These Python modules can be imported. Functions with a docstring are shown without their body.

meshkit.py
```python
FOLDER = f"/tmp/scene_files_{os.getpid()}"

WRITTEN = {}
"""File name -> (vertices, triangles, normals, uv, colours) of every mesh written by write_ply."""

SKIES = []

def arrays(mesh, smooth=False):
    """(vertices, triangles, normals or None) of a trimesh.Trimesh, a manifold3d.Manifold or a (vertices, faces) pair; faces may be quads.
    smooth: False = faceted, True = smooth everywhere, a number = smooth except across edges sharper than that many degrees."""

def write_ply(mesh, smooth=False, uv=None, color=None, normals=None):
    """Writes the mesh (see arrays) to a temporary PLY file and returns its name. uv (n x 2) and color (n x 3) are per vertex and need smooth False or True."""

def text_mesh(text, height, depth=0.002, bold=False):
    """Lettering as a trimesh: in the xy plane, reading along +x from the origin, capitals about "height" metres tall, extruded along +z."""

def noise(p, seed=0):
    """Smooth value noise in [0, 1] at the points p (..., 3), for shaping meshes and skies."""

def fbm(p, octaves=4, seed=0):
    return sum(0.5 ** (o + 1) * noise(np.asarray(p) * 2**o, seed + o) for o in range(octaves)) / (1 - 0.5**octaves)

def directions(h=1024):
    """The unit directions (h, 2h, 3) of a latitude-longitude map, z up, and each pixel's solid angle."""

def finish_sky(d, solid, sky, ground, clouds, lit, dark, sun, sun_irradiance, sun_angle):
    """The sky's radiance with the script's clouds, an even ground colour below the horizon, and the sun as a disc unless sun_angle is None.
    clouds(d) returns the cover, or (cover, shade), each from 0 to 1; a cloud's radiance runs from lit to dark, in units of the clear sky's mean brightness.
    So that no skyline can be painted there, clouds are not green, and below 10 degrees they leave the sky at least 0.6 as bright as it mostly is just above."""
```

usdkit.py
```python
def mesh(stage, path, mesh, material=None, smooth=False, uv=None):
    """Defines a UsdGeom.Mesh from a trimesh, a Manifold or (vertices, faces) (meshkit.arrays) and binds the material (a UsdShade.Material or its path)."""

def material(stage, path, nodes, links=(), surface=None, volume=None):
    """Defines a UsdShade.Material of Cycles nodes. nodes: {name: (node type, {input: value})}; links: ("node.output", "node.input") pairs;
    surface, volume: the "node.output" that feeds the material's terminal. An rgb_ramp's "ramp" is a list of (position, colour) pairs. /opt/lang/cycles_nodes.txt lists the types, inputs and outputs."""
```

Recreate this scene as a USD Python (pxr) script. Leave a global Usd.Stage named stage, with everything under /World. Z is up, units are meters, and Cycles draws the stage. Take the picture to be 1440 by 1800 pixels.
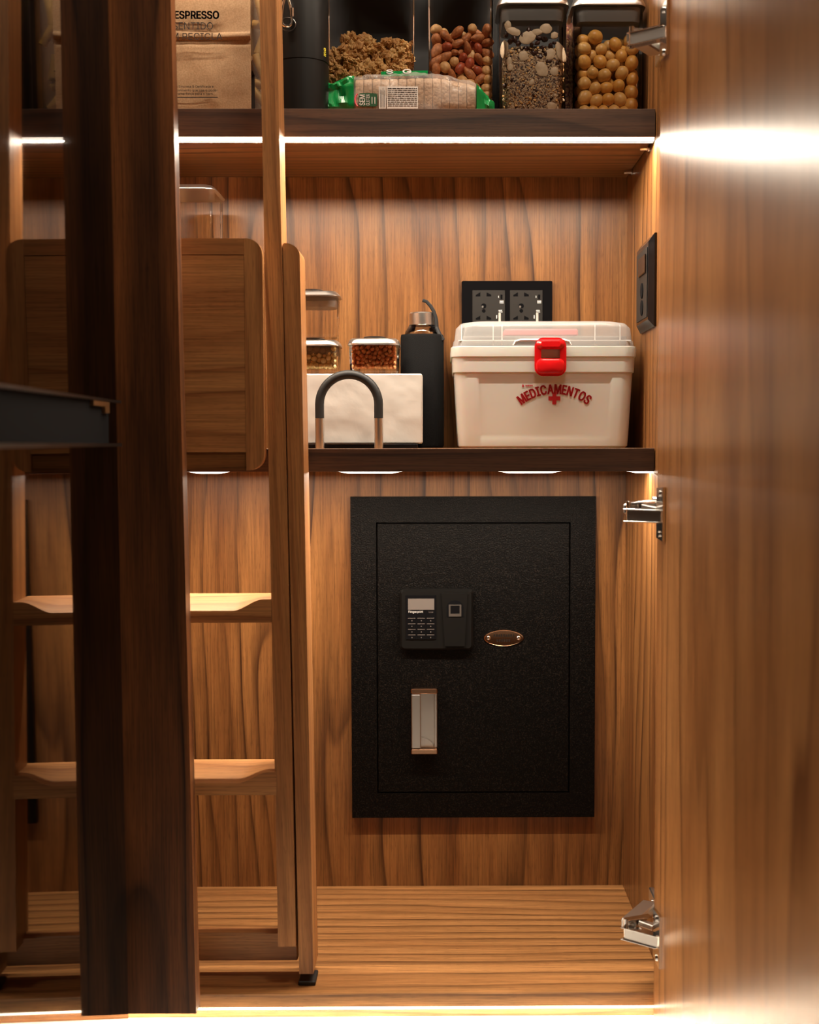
import math, random, numpy as np, trimesh, usdkit, meshkit
from math import sin, cos, pi, atan, radians, sqrt
from pxr import Usd, UsdGeom, UsdLux, UsdShade, Sdf, Gf, Vt
from shapely.geometry import Polygon, Point, box as sbox
from shapely import affinity
import shapely

stage = Usd.Stage.CreateInMemory()
UsdGeom.SetStageUpAxis(stage, 'Z')
UsdGeom.SetStageMetersPerUnit(stage, 1.0)
UsdGeom.Xform.Define(stage, '/World')
UsdGeom.Scope.Define(stage, '/World/Looks')

# ---------------------------------------------------------------- camera, lights, exposure
F_PX, CX, CY = 2200.0, 793.0, 900.0
PITCH, YAW, ROLL = atan((900 - 778) / 2200.0), 0.008, radians(0.08)
EYE = np.array([0.0, 0.0, 0.75])
FW = np.array([sin(YAW) * cos(PITCH), cos(YAW) * cos(PITCH), -sin(PITCH)])
_r = np.array([cos(YAW), -sin(YAW), 0]); _u = np.cross(_r, FW)
RT = _r * cos(ROLL) - _u * sin(ROLL); UP = np.cross(RT, FW)
EXPOSURE = 0.0
LED = 3.2                        # glow of the strips themselves
LAMP = 290.0                      # light the strips throw down
LED_COLOR = (1.0, 0.86, 0.69)

cam = UsdGeom.Camera.Define(stage, '/World/camera')
m = Gf.Matrix4d(); m.SetIdentity()
for i, v in enumerate((RT, UP, -FW)):
    m.SetRow3(i, Gf.Vec3d(*map(float, v)))
m.SetTranslateOnly(Gf.Vec3d(*map(float, EYE)))
cam.AddTransformOp().Set(m)
cam.CreateHorizontalApertureAttr(36.0); cam.CreateVerticalApertureAttr(45.0)
cam.CreateFocalLengthAttr(36.0 * F_PX / 1440)
cam.CreateHorizontalApertureOffsetAttr((720 - CX) / 1440 * 36.0)
cam.CreateVerticalApertureOffsetAttr(0.0)
cam.CreateFStopAttr(4.5); cam.CreateFocusDistanceAttr(1.80)
cam.CreateClippingRangeAttr(Gf.Vec2f(0.02, 100))
cam.CreateExposureAttr(EXPOSURE)

dome = UsdLux.DomeLight.Define(stage, '/World/room_ambience')       # the dim warm kitchen behind the photographer
dome.CreateIntensityAttr(0.013); dome.CreateColorAttr(Gf.Vec3f(1.0, 0.50, 0.24))
spot = UsdLux.RectLight.Define(stage, '/World/ceiling_lamp')        # kitchen ceiling lamp above and before the pantry
spot.CreateWidthAttr(0.4); spot.CreateHeightAttr(0.15); spot.CreateIntensityAttr(40.0)
spot.CreateColorAttr(Gf.Vec3f(1.0, 0.84, 0.66))
spot.AddTranslateOp().Set(Gf.Vec3d(0.20, 1.08, 2.0)); spot.AddRotateXYZOp().Set(Gf.Vec3f(42, 0, 0))


def at(px, py, Y=None, Z=None, X=None):
    d = FW + RT * (px - CX) / F_PX - UP * (py - CY) / F_PX
    t = (Y - EYE[1]) / d[1] if Y is not None else (Z - EYE[2]) / d[2] if Z is not None else (X - EYE[0]) / d[0]
    return EYE + d * t


def ax(px, Y, py=800): return float(at(px, py, Y=Y)[0])
def az(py, Y, px=800): return float(at(px, py, Y=Y)[2])


# ---------------------------------------------------------------- materials
LOOKS = {}


def mat(name, nodes, links=(), surface='p.BSDF'):
    LOOKS[name] = usdkit.material(stage, '/World/Looks/' + name, nodes, links, surface=surface)
    return LOOKS[name]


def plain(name, color, rough=0.5, metal=0.0, bump=0.0, bscale=300.0, **kw):
    nodes = {'p': ('principled_bsdf', {'base_color': color, 'roughness': rough, 'metallic': metal, **kw})}
    links = []
    if bump:
        nodes['g'] = ('geometry', {})
        nodes['n'] = ('noise_texture', {'scale': bscale, 'detail': 3.0})
        nodes['b'] = ('bump', {'strength': bump, 'distance': 0.002})
        links = [('g.position', 'n.vector'), ('n.fac', 'b.height'), ('b.normal', 'p.normal')]
    return mat(name, nodes, links)


def wood(name, across, along, light, mid, dark, lines=34.0, warp=2.6, flow=0.8, rough=0.36, spec=0.5, contrast=1.0, offset=0.0, fibre=420.0, coat=0.0):
    """Veneer: dark growth lines of uneven spacing, wandering along the grain, over fine fibre."""
    N = {
        'g': ('geometry', {}),
        'da': ('vector_math', {'math_type': 'dot_product', 'vector2': across}),
        'dl': ('vector_math', {'math_type': 'dot_product', 'vector2': along}),
        'off': ('math', {'math_type': 'add', 'value2': offset}),
        'v1': ('combine_xyz', {'z': offset}), 'a1': ('math', {'math_type': 'multiply', 'value2': 5.0}), 'l1': ('math', {'math_type': 'multiply', 'value2': flow}),
        'n1': ('noise_texture', {'scale': 1.0, 'detail': 2.5, 'roughness': 0.45}),
        'v2': ('combine_xyz', {'z': offset + 7}), 'a2': ('math', {'math_type': 'multiply', 'value2': 19.0}), 'l2': ('math', {'math_type': 'multiply', 'value2': 2.2}),
        'n2': ('noise_texture', {'scale': 1.0, 'detail': 3.0, 'roughness': 0.55}),
        'v3': ('combine_xyz', {}), 'a3': ('math', {'math_type': 'multiply', 'value2': fibre}), 'l3': ('math', {'math_type': 'multiply', 'value2': 9.0}),
        'n3': ('noise_texture', {'scale': 1.0, 'detail': 3.0, 'roughness': 0.65}),
        'v4': ('combine_xyz', {}), 'a4': ('math', {'math_type': 'multiply', 'value2': fibre * 2.2}), 'l4': ('math', {'math_type': 'multiply', 'value2': 60.0}),
        'n4': ('noise_texture', {'scale': 1.0, 'detail': 1.0}),
        'u': ('math', {'math_type': 'multiply', 'value2': lines}),
        'w': ('math', {'math_type': 'multiply', 'value2': warp * 3.2}),
        's': ('math', {'math_type': 'add'}), 'f': ('math', {'math_type': 'fraction'}),
        'r1': ('rgb_ramp', {'ramp': [(0.0, (1, 1, 1)), (0.05, (0.25, 0.25, 0.25)), (0.22, (0.0, 0, 0)), (0.58, (0.12, 0.12, 0.12)), (0.84, (0.50, 0.50, 0.50)), (0.965, (0.9, 0.9, 0.9)), (1.0, (1, 1, 1))]}),
        'k': ('rgb_ramp', {'ramp': [(0.30, (0.30, 0.30, 0.30)), (0.48, (0.62, 0.62, 0.62)), (0.62, (1, 1, 1))]}),
        'rk': ('mix', {'mix_type': 'multiply', 'fac': 1.0}),
        'base': ('rgb_ramp', {'ramp': [(0.30, mid), (0.62, light)]}),
        'm1': ('mix', {'mix_type': 'mix', 'color2': dark}),
        'fr': ('rgb_ramp', {'ramp': [(0.30, (1 - 0.45 * contrast,) * 3), (0.60, (1.08,) * 3)]}),
        'm2': ('mix', {'mix_type': 'multiply', 'fac': 1.0}),
        'pr': ('rgb_ramp', {'ramp': [(0.30, (0.55, 0.5, 0.48)), (0.40, (1, 1, 1))]}),
        'm3': ('mix', {'mix_type': 'multiply', 'fac': 0.55 * contrast}),
        'b': ('bump', {'strength': 0.10, 'distance': 0.001}),
        'p': ('principled_bsdf', {'roughness': rough, 'specular_ior_level': spec, 'coat_weight': coat, 'coat_roughness': 0.22}),
    }
    L = [('g.position', 'da.vector1'), ('g.position', 'dl.vector1'), ('da.value', 'off.value1')]
    for k in '1234':
        L += [('off.value', f'a{k}.value1'), ('dl.value', f'l{k}.value1'), (f'a{k}.value', f'v{k}.x'), (f'l{k}.value', f'v{k}.y'), (f'v{k}.vector', f'n{k}.vector')]
    L += [('off.value', 'u.value1'), ('n1.fac', 'w.value1'), ('u.value', 's.value1'), ('w.value', 's.value2'), ('s.value', 'f.value1'), ('f.value', 'r1.fac'),
          ('n2.fac', 'k.fac'), ('r1.color', 'rk.color1'), ('k.color', 'rk.color2'), ('n2.fac', 'base.fac'), ('rk.color', 'm1.fac'), ('base.color', 'm1.color1'),
          ('n3.fac', 'fr.fac'), ('m1.color', 'm2.color1'), ('fr.color', 'm2.color2'), ('n4.fac', 'pr.fac'), ('m2.color', 'm3.color1'), ('pr.color', 'm3.color2'),
          ('m3.color', 'p.base_color'), ('n3.fac', 'b.height'), ('b.normal', 'p.normal')]
    return mat(name, N, L)


WL, WM, WD = (0.35, 0.152, 0.046), (0.20, 0.074, 0.021), (0.045, 0.014, 0.005)
wood('veneer_upright', (1, 1, 0), (0, 0, 1), WL, WM, WD, lines=22, warp=2.8, flow=0.75)
wood('veneer_level', (0, 1, 1), (1, 0, 0), WL, WM, WD, lines=44, warp=1.6, offset=3.3)
wood('veneer_base', (0, 1, 1), (1, 0, 0), (0.52, 0.25, 0.088), (0.38, 0.165, 0.054), (0.10, 0.036, 0.012), lines=40, warp=1.7, offset=3.9)
wood('veneer_door', (1, 1, 0), (0, 0, 1), (0.43, 0.195, 0.066), (0.29, 0.115, 0.036), (0.17, 0.062, 0.019), lines=17, warp=2.6, flow=0.35, rough=0.27, offset=11.7, contrast=0.7)
wood('walnut_edge', (0, 1, 1), (1, 0, 0), (0.105, 0.050, 0.026), (0.070, 0.032, 0.017), (0.030, 0.013, 0.008), lines=30, warp=2.0, rough=0.55, offset=5.1)
wood('walnut_leaf', (1, 1, 0), (0, 0, 1), (0.27, 0.095, 0.028), (0.070, 0.025, 0.009), (0.014, 0.005, 0.003), lines=20, warp=3.2, flow=0.5, rough=0.42, offset=2.35)
LL, LM, LD = (0.54, 0.25, 0.085), (0.42, 0.17, 0.054), (0.29, 0.105, 0.032)
wood('ladder_upright', (1, 1, 0), (0, 0, 1), LL, LM, LD, lines=40, warp=1.3, rough=0.42, offset=1.9, contrast=0.8)
wood('ladder_level', (0, 1, 1), (1, 0, 0), LL, LM, LD, lines=26, warp=1.6, rough=0.42, offset=6.6, contrast=0.8)
wood('floor_wood', (0, 1, 1), (1, 0, 0), (0.58, 0.33, 0.14), (0.45, 0.24, 0.10), (0.25, 0.12, 0.05), lines=18, warp=1.5, rough=0.35, offset=4.0)
mat('marble', {'g': ('geometry', {}), 'n': ('noise_texture', {'scale': 7.0, 'detail': 5.0, 'distortion': 1.2}),
               'r': ('rgb_ramp', {'ramp': [(0.42, (0.82, 0.81, 0.79)), (0.5, (0.60, 0.59, 0.58)), (0.56, (0.84, 0.83, 0.81))]}), 'p': ('principled_bsdf', {'roughness': 0.16})},
    [('g.position', 'n.vector'), ('n.fac', 'r.fac'), ('r.color', 'p.base_color')])


def emit(name, color, strength):
    mat(name, {'e': ('emission', {'color': color, 'strength': strength})}, surface='e.emission')


emit('led', LED_COLOR, LED)
plain('gloss_dark', (0.095, 0.088, 0.085), 0.03, 1.0)
emit('led_base', (1.0, 0.80, 0.55), 9.0)


def strip_lamp(x0, x1, y, z, w, intensity, color=LED_COLOR):
    r = UsdLux.RectLight.Define(stage, numbered('/World', 'shelf_lamp'))
    r.CreateWidthAttr(float(x1 - x0)); r.CreateHeightAttr(w); r.CreateIntensityAttr(intensity); r.CreateColorAttr(Gf.Vec3f(*color))
    r.AddTranslateOp().Set(Gf.Vec3d(float(x0 + x1) / 2, y, z))


plain('chrome', (0.80, 0.78, 0.75), 0.14, 1.0)
plain('steel', (0.72, 0.69, 0.65), 0.30, 1.0)
plain('dark_steel', (0.16, 0.15, 0.145), 0.3, 1.0)
plain('copper', (0.62, 0.36, 0.22), 0.16, 1.0)
plain('sensor_black', (0.008, 0.0075, 0.007), 0.3, specular_ior_level=0.3)
plain('bronze', (0.45, 0.26, 0.12), 0.4, 1.0)
plain('black_plastic', (0.006, 0.0055, 0.005), 0.42, specular_ior_level=0.25)
plain('black_gloss', (0.006, 0.006, 0.007), 0.10)
plain('charcoal', (0.021, 0.019, 0.017), 0.5, specular_ior_level=0.3)
plain('black_matte', (0.010, 0.010, 0.011), 0.7)
plain('void_black', (0.003, 0.003, 0.004), 0.9, specular_ior_level=0.12)
plain('neoprene', (0.006, 0.006, 0.0065), 0.9, bump=0.3, bscale=900.0, specular_ior_level=0.2)
plain('rubber', (0.016, 0.016, 0.016), 0.55)
plain('white_mark', (0.75, 0.73, 0.70), 0.6)
plain('yellow_mark', (0.75, 0.62, 0.05), 0.5)
plain('print_brown', (0.030, 0.016, 0.009), 0.7)
plain('red_print', (0.42, 0.008, 0.012), 0.5)
plain('red_plastic', (0.62, 0.008, 0.010), 0.22)
plain('white_plastic', (0.62, 0.575, 0.52), 0.34, subsurface_weight=0.25, subsurface_scale=0.01)
plain('white_rib', (0.85, 0.84, 0.82), 0.35)
plain('screen_grey', (0.17, 0.145, 0.13), 0.35)
plain('pink_plastic', (0.75, 0.10, 0.12), 0.4)
mat('grey_seal', {'t': ('transparent_bsdf', {'color': (0.85, 0.84, 0.83)}), 'd': ('principled_bsdf', {'base_color': (0.30, 0.29, 0.28), 'roughness': 0.3}), 'm': ('mix_closure', {'fac': 0.42})},
    [('t.BSDF', 'm.closure1'), ('d.BSDF', 'm.closure2')], surface='m.closure')
plain('green_film', (0.004, 0.20, 0.045), 0.24)
plain('green_print', (0.012, 0.065, 0.022), 0.45)
plain('label_white', (0.62, 0.55, 0.50), 0.45)
plain('pasta', (0.72, 0.42, 0.10), 0.5)
mat('paper_white', {'g': ('geometry', {}), 'n': ('noise_texture', {'scale': 16.0, 'detail': 4.0, 'distortion': 0.6}), 'b': ('bump', {'strength': 0.22, 'distance': 0.004}), 'p': ('principled_bsdf', {'base_color': (0.62, 0.585, 0.54), 'roughness': 0.6})},
    [('g.position', 'n.vector'), ('n.fac', 'b.height'), ('b.normal', 'p.normal')])
mat('kraft', {'g': ('geometry', {}), 'n': ('noise_texture', {'scale': 500.0, 'detail': 4.0}), 'r': ('rgb_ramp', {'ramp': [(0.3, (0.40, 0.235, 0.115)), (0.7, (0.53, 0.335, 0.18))]}),
              'b': ('bump', {'strength': 0.15, 'distance': 0.001}), 'p': ('principled_bsdf', {'roughness': 0.75})},
    [('g.position', 'n.vector'), ('n.fac', 'r.fac'), ('r.color', 'p.base_color'), ('n.fac', 'b.height'), ('b.normal', 'p.normal')])
mat('safe_coat', {'g': ('geometry', {}), 'n': ('noise_texture', {'scale': 620.0, 'detail': 2.0}), 'r': ('rgb_ramp', {'ramp': [(0.54, (0.0016, 0.0013, 0.0012)), (0.72, (0.019, 0.0145, 0.0115))]}),
                  'b': ('bump', {'strength': 0.55, 'distance': 0.0016}), 'p': ('principled_bsdf', {'roughness': 0.45, 'specular_ior_level': 0.13})},
    [('g.position', 'n.vector'), ('n.fac', 'r.fac'), ('r.color', 'p.base_color'), ('n.fac', 'b.height'), ('b.normal', 'p.normal')])


def pane(name, tint, rough=0.03, ior=1.49):
    mat(name, {'f': ('fresnel', {'IOR': ior}), 't': ('transparent_bsdf', {'color': tint}), 'gl': ('glossy_bsdf', {'color': (1, 1, 1), 'roughness': rough}), 'm': ('mix_closure', {})},
        [('f.fac', 'm.fac'), ('t.BSDF', 'm.closure1'), ('gl.BSDF', 'm.closure2')], surface='m.closure')


pane('clear_plastic', (0.985, 0.98, 0.975), ior=1.28)
pane('clear_glass', (0.88, 0.88, 0.87))
mat('film', {'t': ('transparent_bsdf', {'color': (0.95, 0.93, 0.91)}), 'd': ('principled_bsdf', {'base_color': (0.85, 0.78, 0.72), 'roughness': 0.14}), 'm': ('mix_closure', {'fac': 0.15})},
    [('t.BSDF', 'm.closure1'), ('d.BSDF', 'm.closure2')], surface='m.closure')
mat('frosted', {'t': ('transparent_bsdf', {'color': (0.86, 0.85, 0.84)}), 'd': ('principled_bsdf', {'base_color': (0.85, 0.84, 0.83), 'roughness': 0.22}), 'm': ('mix_closure', {'fac': 0.30})},
    [('t.BSDF', 'm.closure1'), ('d.BSDF', 'm.closure2')], surface='m.closure')


def speckle(name, cols, scale, rough=0.6, bump=0.5, pos='g.position'):
    n = len(cols)
    mat(name, {'g': ('geometry', {}), 'v': ('voronoi_texture', {'scale': scale}), 's': ('separate_color', {}), 'r': ('rgb_ramp', {'ramp': [(i / n, c) for i, c in enumerate(cols)], 'interpolate': False}),
               'b': ('bump', {'strength': bump, 'distance': 0.002, 'invert': True}), 'p': ('principled_bsdf', {'roughness': rough})},
        [('g.position', 'v.vector'), ('v.color', 's.color'), ('s.r', 'r.fac'), ('r.color', 'p.base_color'), ('v.distance', 'b.height'), ('b.normal', 'p.normal')])


speckle('muesli_mix', [(0.39, 0.265, 0.156), (0.218, 0.117, 0.062), (0.452, 0.335, 0.211), (0.078, 0.039, 0.023), (0.265, 0.156, 0.086), (0.039, 0.02, 0.016), (0.437, 0.312, 0.195)], 560.0)
speckle('seed_mix', [(0.35, 0.16, 0.07), (0.10, 0.03, 0.02), (0.45, 0.25, 0.10), (0.22, 0.06, 0.04)], 330.0)
speckle('lentil_mix', [(0.72, 0.20, 0.05), (0.60, 0.12, 0.04), (0.80, 0.32, 0.10), (0.70, 0.25, 0.10)], 190.0, bump=1.0)
speckle('granola_fill', [(0.30, 0.14, 0.045), (0.20, 0.08, 0.025), (0.38, 0.19, 0.07), (0.12, 0.05, 0.02)], 160.0, bump=1.0)
speckle('bread', [(0.32, 0.19, 0.105), (0.27, 0.155, 0.08), (0.35, 0.215, 0.12)], 260.0, bump=0.3)


def grain_mat(name, a, b, scale=110.0, rough=0.5, bump=0.3):
    mat(name, {'g': ('texture_coordinate', {}), 'n': ('noise_texture', {'scale': scale, 'detail': 3.0}), 'r': ('rgb_ramp', {'ramp': [(0.35, a), (0.65, b)]}), 'b': ('bump', {'strength': bump, 'distance': 0.001}), 'p': ('principled_bsdf', {'roughness': rough})},
        [('g.object', 'n.vector'), ('n.fac', 'r.fac'), ('r.color', 'p.base_color'), ('n.fac', 'b.height'), ('b.normal', 'p.normal')])


grain_mat('nut_yellow', (0.572, 0.275, 0.055), (0.726, 0.396, 0.099), 90.0, 0.42, 0.1)
grain_mat('nut_yellow_pale', (0.58, 0.32, 0.09), (0.72, 0.44, 0.15), 90.0, 0.42, 0.1)
grain_mat('almond_brown', (0.33, 0.112, 0.038), (0.54, 0.21, 0.075), 240.0, 0.55)
grain_mat('nut_red', (0.3, 0.053, 0.022), (0.48, 0.105, 0.045), 200.0, 0.45)
grain_mat('nut_tan', (0.576, 0.312, 0.12), (0.744, 0.456, 0.204), 160.0, 0.5)
grain_mat('granola_dark', (0.42, 0.2, 0.065), (0.6, 0.32, 0.11), 260.0, 0.6, 0.6)
grain_mat('granola_light', (0.58, 0.32, 0.11), (0.76, 0.48, 0.2), 260.0, 0.6, 0.6)
grain_mat('chickpea', (0.8, 0.54, 0.2), (0.86, 0.66, 0.32), 120.0, 0.45, 0.1)
grain_mat('coconut', (0.50, 0.37, 0.24), (0.60, 0.46, 0.31), 120.0, 0.55, 0.2)
grain_mat('raisin', (0.025, 0.010, 0.008), (0.06, 0.022, 0.015), 300.0, 0.35, 0.8)
grain_mat('lentil', (0.8, 0.26, 0.08), (0.88, 0.44, 0.17), 150.0, 0.45, 0.1)

# ---------------------------------------------------------------- scene helpers
_used = {}


def numbered(parent, name):
    k = _used.get((parent, name), 0); _used[(parent, name)] = k + 1
    return f'{parent}/{name}' if k == 0 else f'{parent}/{name}_{k:03d}'


def keys(prim, **kw):
    for k, v in kw.items():
        if v: prim.SetCustomDataByKey(k, v)


class Node:
    def __init__(self, path, loc): self.path, self.loc = path, np.array(loc, float)
    @property
    def prim(self): return stage.GetPrimAtPath(self.path)


def thing(name, label, cat, loc=(0, 0, 0), group=None, kind=None):
    p = numbered('/World', name)
    x = UsdGeom.Xform.Define(stage, p); x.AddTranslateOp().Set(Gf.Vec3d(*map(float, loc)))
    keys(x.GetPrim(), label=label, category=cat, group=group, kind=kind)
    return Node(p, loc)


def tidy(mesh):
    if hasattr(mesh, 'to_mesh'): return trimesh.Trimesh(*meshkit.arrays(mesh)[:2], process=False)
    return mesh


def part(parent, name, mesh, material, smooth=30, label=None, kind=None):
    """One mesh, given in world coordinates, as a part (or sub-part) of parent."""
    p = numbered(parent.path, name)
    me = tidy(mesh).copy(); me.apply_translation(-parent.loc)
    g = usdkit.mesh(stage, p, me, LOOKS[material], smooth=smooth)
    keys(g.GetPrim(), label=label, kind=kind)
    return Node(p, parent.loc)


def holder(parent, name, label=None):
    p = numbered(parent.path, name); x = UsdGeom.Xform.Define(stage, p)
    keys(x.GetPrim(), label=label)
    return Node(p, parent.loc)


def single(name, mesh, material, label, cat, group=None, kind=None, smooth=30, loc=None):
    """A thing that is one mesh, its origin at loc."""
    p = numbered('/World', name); me = tidy(mesh).copy()
    loc = np.array([*me.bounds.mean(0)[:2], me.bounds[0][2]]) if loc is None else np.array(loc, float)
    me.apply_translation(-loc)
    g = usdkit.mesh(stage, p, me, LOOKS[material], smooth=smooth)
    g.AddTranslateOp().Set(Gf.Vec3d(*map(float, loc)))
    keys(g.GetPrim(), label=label, category=cat, group=group, kind=kind)
    return Node(p, loc)


# ---------------------------------------------------------------- mesh helpers
def cat(*ms): return trimesh.util.concatenate([tidy(x) for x in ms])


def cbox(x0, x1, y0, y1, z0, z1, c=0.0):
    lo, hi = np.minimum((x0, y0, z0), (x1, y1, z1)), np.maximum((x0, y0, z0), (x1, y1, z1))
    if c <= 0:
        b = trimesh.creation.box(hi - lo); b.apply_translation((lo + hi) / 2); return b
    c = min(c, float((hi - lo).min()) * 0.45); P = []
    for k in range(3):
        for sx in (0, 1):
            for sy in (0, 1):
                for sz in (0, 1):
                    q = np.array([hi[i] - c if s else lo[i] + c for i, s in enumerate((sx, sy, sz))])
                    q[k] = (hi if (sx, sy, sz)[k] else lo)[k]; P.append(q)
    return trimesh.convex.convex_hull(np.array(P))


def hull(pts): return trimesh.convex.convex_hull(np.array(pts, float))


def rrect(w, d, r, n=6):
    r = min(r, w / 2 - 1e-5, d / 2 - 1e-5); P = []
    for cx, cy, a in ((w / 2 - r, d / 2 - r, 0), (-w / 2 + r, d / 2 - r, 90), (-w / 2 + r, -d / 2 + r, 180), (w / 2 - r, -d / 2 + r, 270)):
        for k in range(n + 1):
            t = radians(a + 90 * k / n); P.append((cx + r * cos(t), cy + r * sin(t)))
    return np.array(P)


def loft(rings, cap=(True, True)):
    n = len(rings[0]); V = np.vstack(rings); Fc = []
    for i in range(len(rings) - 1):
        for k in range(n):
            a, b, c, d = i * n + k, i * n + (k + 1) % n, (i + 1) * n + (k + 1) % n, (i + 1) * n + k
            Fc += [(a, b, c), (a, c, d)]
    V = list(V)
    for e, ring, flip in ((cap[0], 0, True), (cap[1], len(rings) - 1, False)):
        if e:
            c = len(V); V.append(np.mean(rings[ring], 0))
            for k in range(n):
                a, b = ring * n + k, ring * n + (k + 1) % n
                Fc.append((b, a, c) if flip else (a, b, c))
    t = trimesh.Trimesh(np.array(V), np.array(Fc), process=False)
    return t


def rloft(cx, cy, secs, n=6, cap=(True, True)):
    """secs: (z, w, d, r) rounded rectangles stacked upward."""
    return loft([np.column_stack([rrect(w, d, r, n) + (cx, cy), np.full(4 * (n + 1), z)]) for z, w, d, r in secs], cap)


def lathe(cx, cy, prof, n=40):
    t = trimesh.creation.revolve(np.array(prof, float), sections=n); t.apply_translation((cx, cy, 0)); return t


def tube(path, r, n=10, closed=False):
    P = np.array(path, float); m_ = len(P)
    r = np.broadcast_to(np.array(r, float), (m_,))
    T = np.gradient(P, axis=0) if not closed else np.roll(P, -1, 0) - np.roll(P, 1, 0)
    T /= np.linalg.norm(T, axis=1, keepdims=True)
    u = np.cross(T[0], (0.31, 0.87, 0.41)); u /= np.linalg.norm(u); rings = []
    for k in range(m_):
        u = u - T[k] * (u @ T[k]); u /= np.linalg.norm(u); v = np.cross(T[k], u)
        a = np.arange(n) * 2 * pi / n
        rings.append(P[k] + r[k] * (np.cos(a)[:, None] * u + np.sin(a)[:, None] * v))
    if closed: return loft(rings + [rings[0]], (False, False))
    return loft(rings)


def obox(p0, p1, w, h, c=0.0008, up=(0, 0, 1)):
    """A bar from p0 to p1, w wide sideways and h tall."""
    p0, p1 = np.array(p0, float), np.array(p1, float); t = p1 - p0; L = np.linalg.norm(t); t /= L
    s = np.cross(t, up); s /= np.linalg.norm(s); q = np.cross(s, t)
    b = cbox(-w / 2, w / 2, 0, L, -h / 2, h / 2, c); M = np.eye(4); M[:3, 0], M[:3, 1], M[:3, 2], M[:3, 3] = s, t, q, p0
    b.apply_transform(M); return b


def extr_front(poly, Y, depth):
    """Extrudes a shapely polygon drawn in (x, z) from the plane Y towards the room by depth."""
    gs = getattr(poly, 'geoms', [poly]); out = []
    for g in gs:
        e = trimesh.creation.extrude_polygon(g, depth, engine='earcut')
        v = e.vertices; e.vertices = np.column_stack([v[:, 0], Y - v[:, 2], v[:, 1]]); out.append(e)
    r = cat(*out); r.fix_normals(); return r


def text(s, height, depth=0.0004, bold=False, xs=1.0):
    t = meshkit.text_mesh(s, height, depth, bold); v = t.vertices.copy(); v[:, 0] *= xs; v[:, 0] -= v[:, 0].min(); t.vertices = v; return t


def text_front(s, x, Y, z, height, width=None, bold=False, rot=0.0, depth=0.0004, align='l'):
    t = text(s, height, depth, bold); v = t.vertices.copy()
    if width: v[:, 0] *= width / (v[:, 0].max() - v[:, 0].min())
    if align == 'c': v[:, 0] -= v[:, 0].max() / 2
    c, s_ = cos(rot), sin(rot)
    t.vertices = np.column_stack([x + v[:, 0] * c - v[:, 1] * s_, Y - v[:, 2], z + v[:, 0] * s_ + v[:, 1] * c])
    return t


def pebble(r, seed, lump=0.12, sub=2, freq=1.6):
    s = trimesh.creation.icosphere(sub, 1.0); v = s.vertices
    d = 1 + lump * (meshkit.fbm(v * freq + seed * 3.7, 3, seed) * 2 - 1)
    s.vertices = v * d[:, None] * np.array(r); return s


def spun(mesh, rng, full=True):
    R_ = trimesh.transformations.random_rotation_matrix(rng.random(3)); mesh.apply_transform(R_); return mesh


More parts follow.
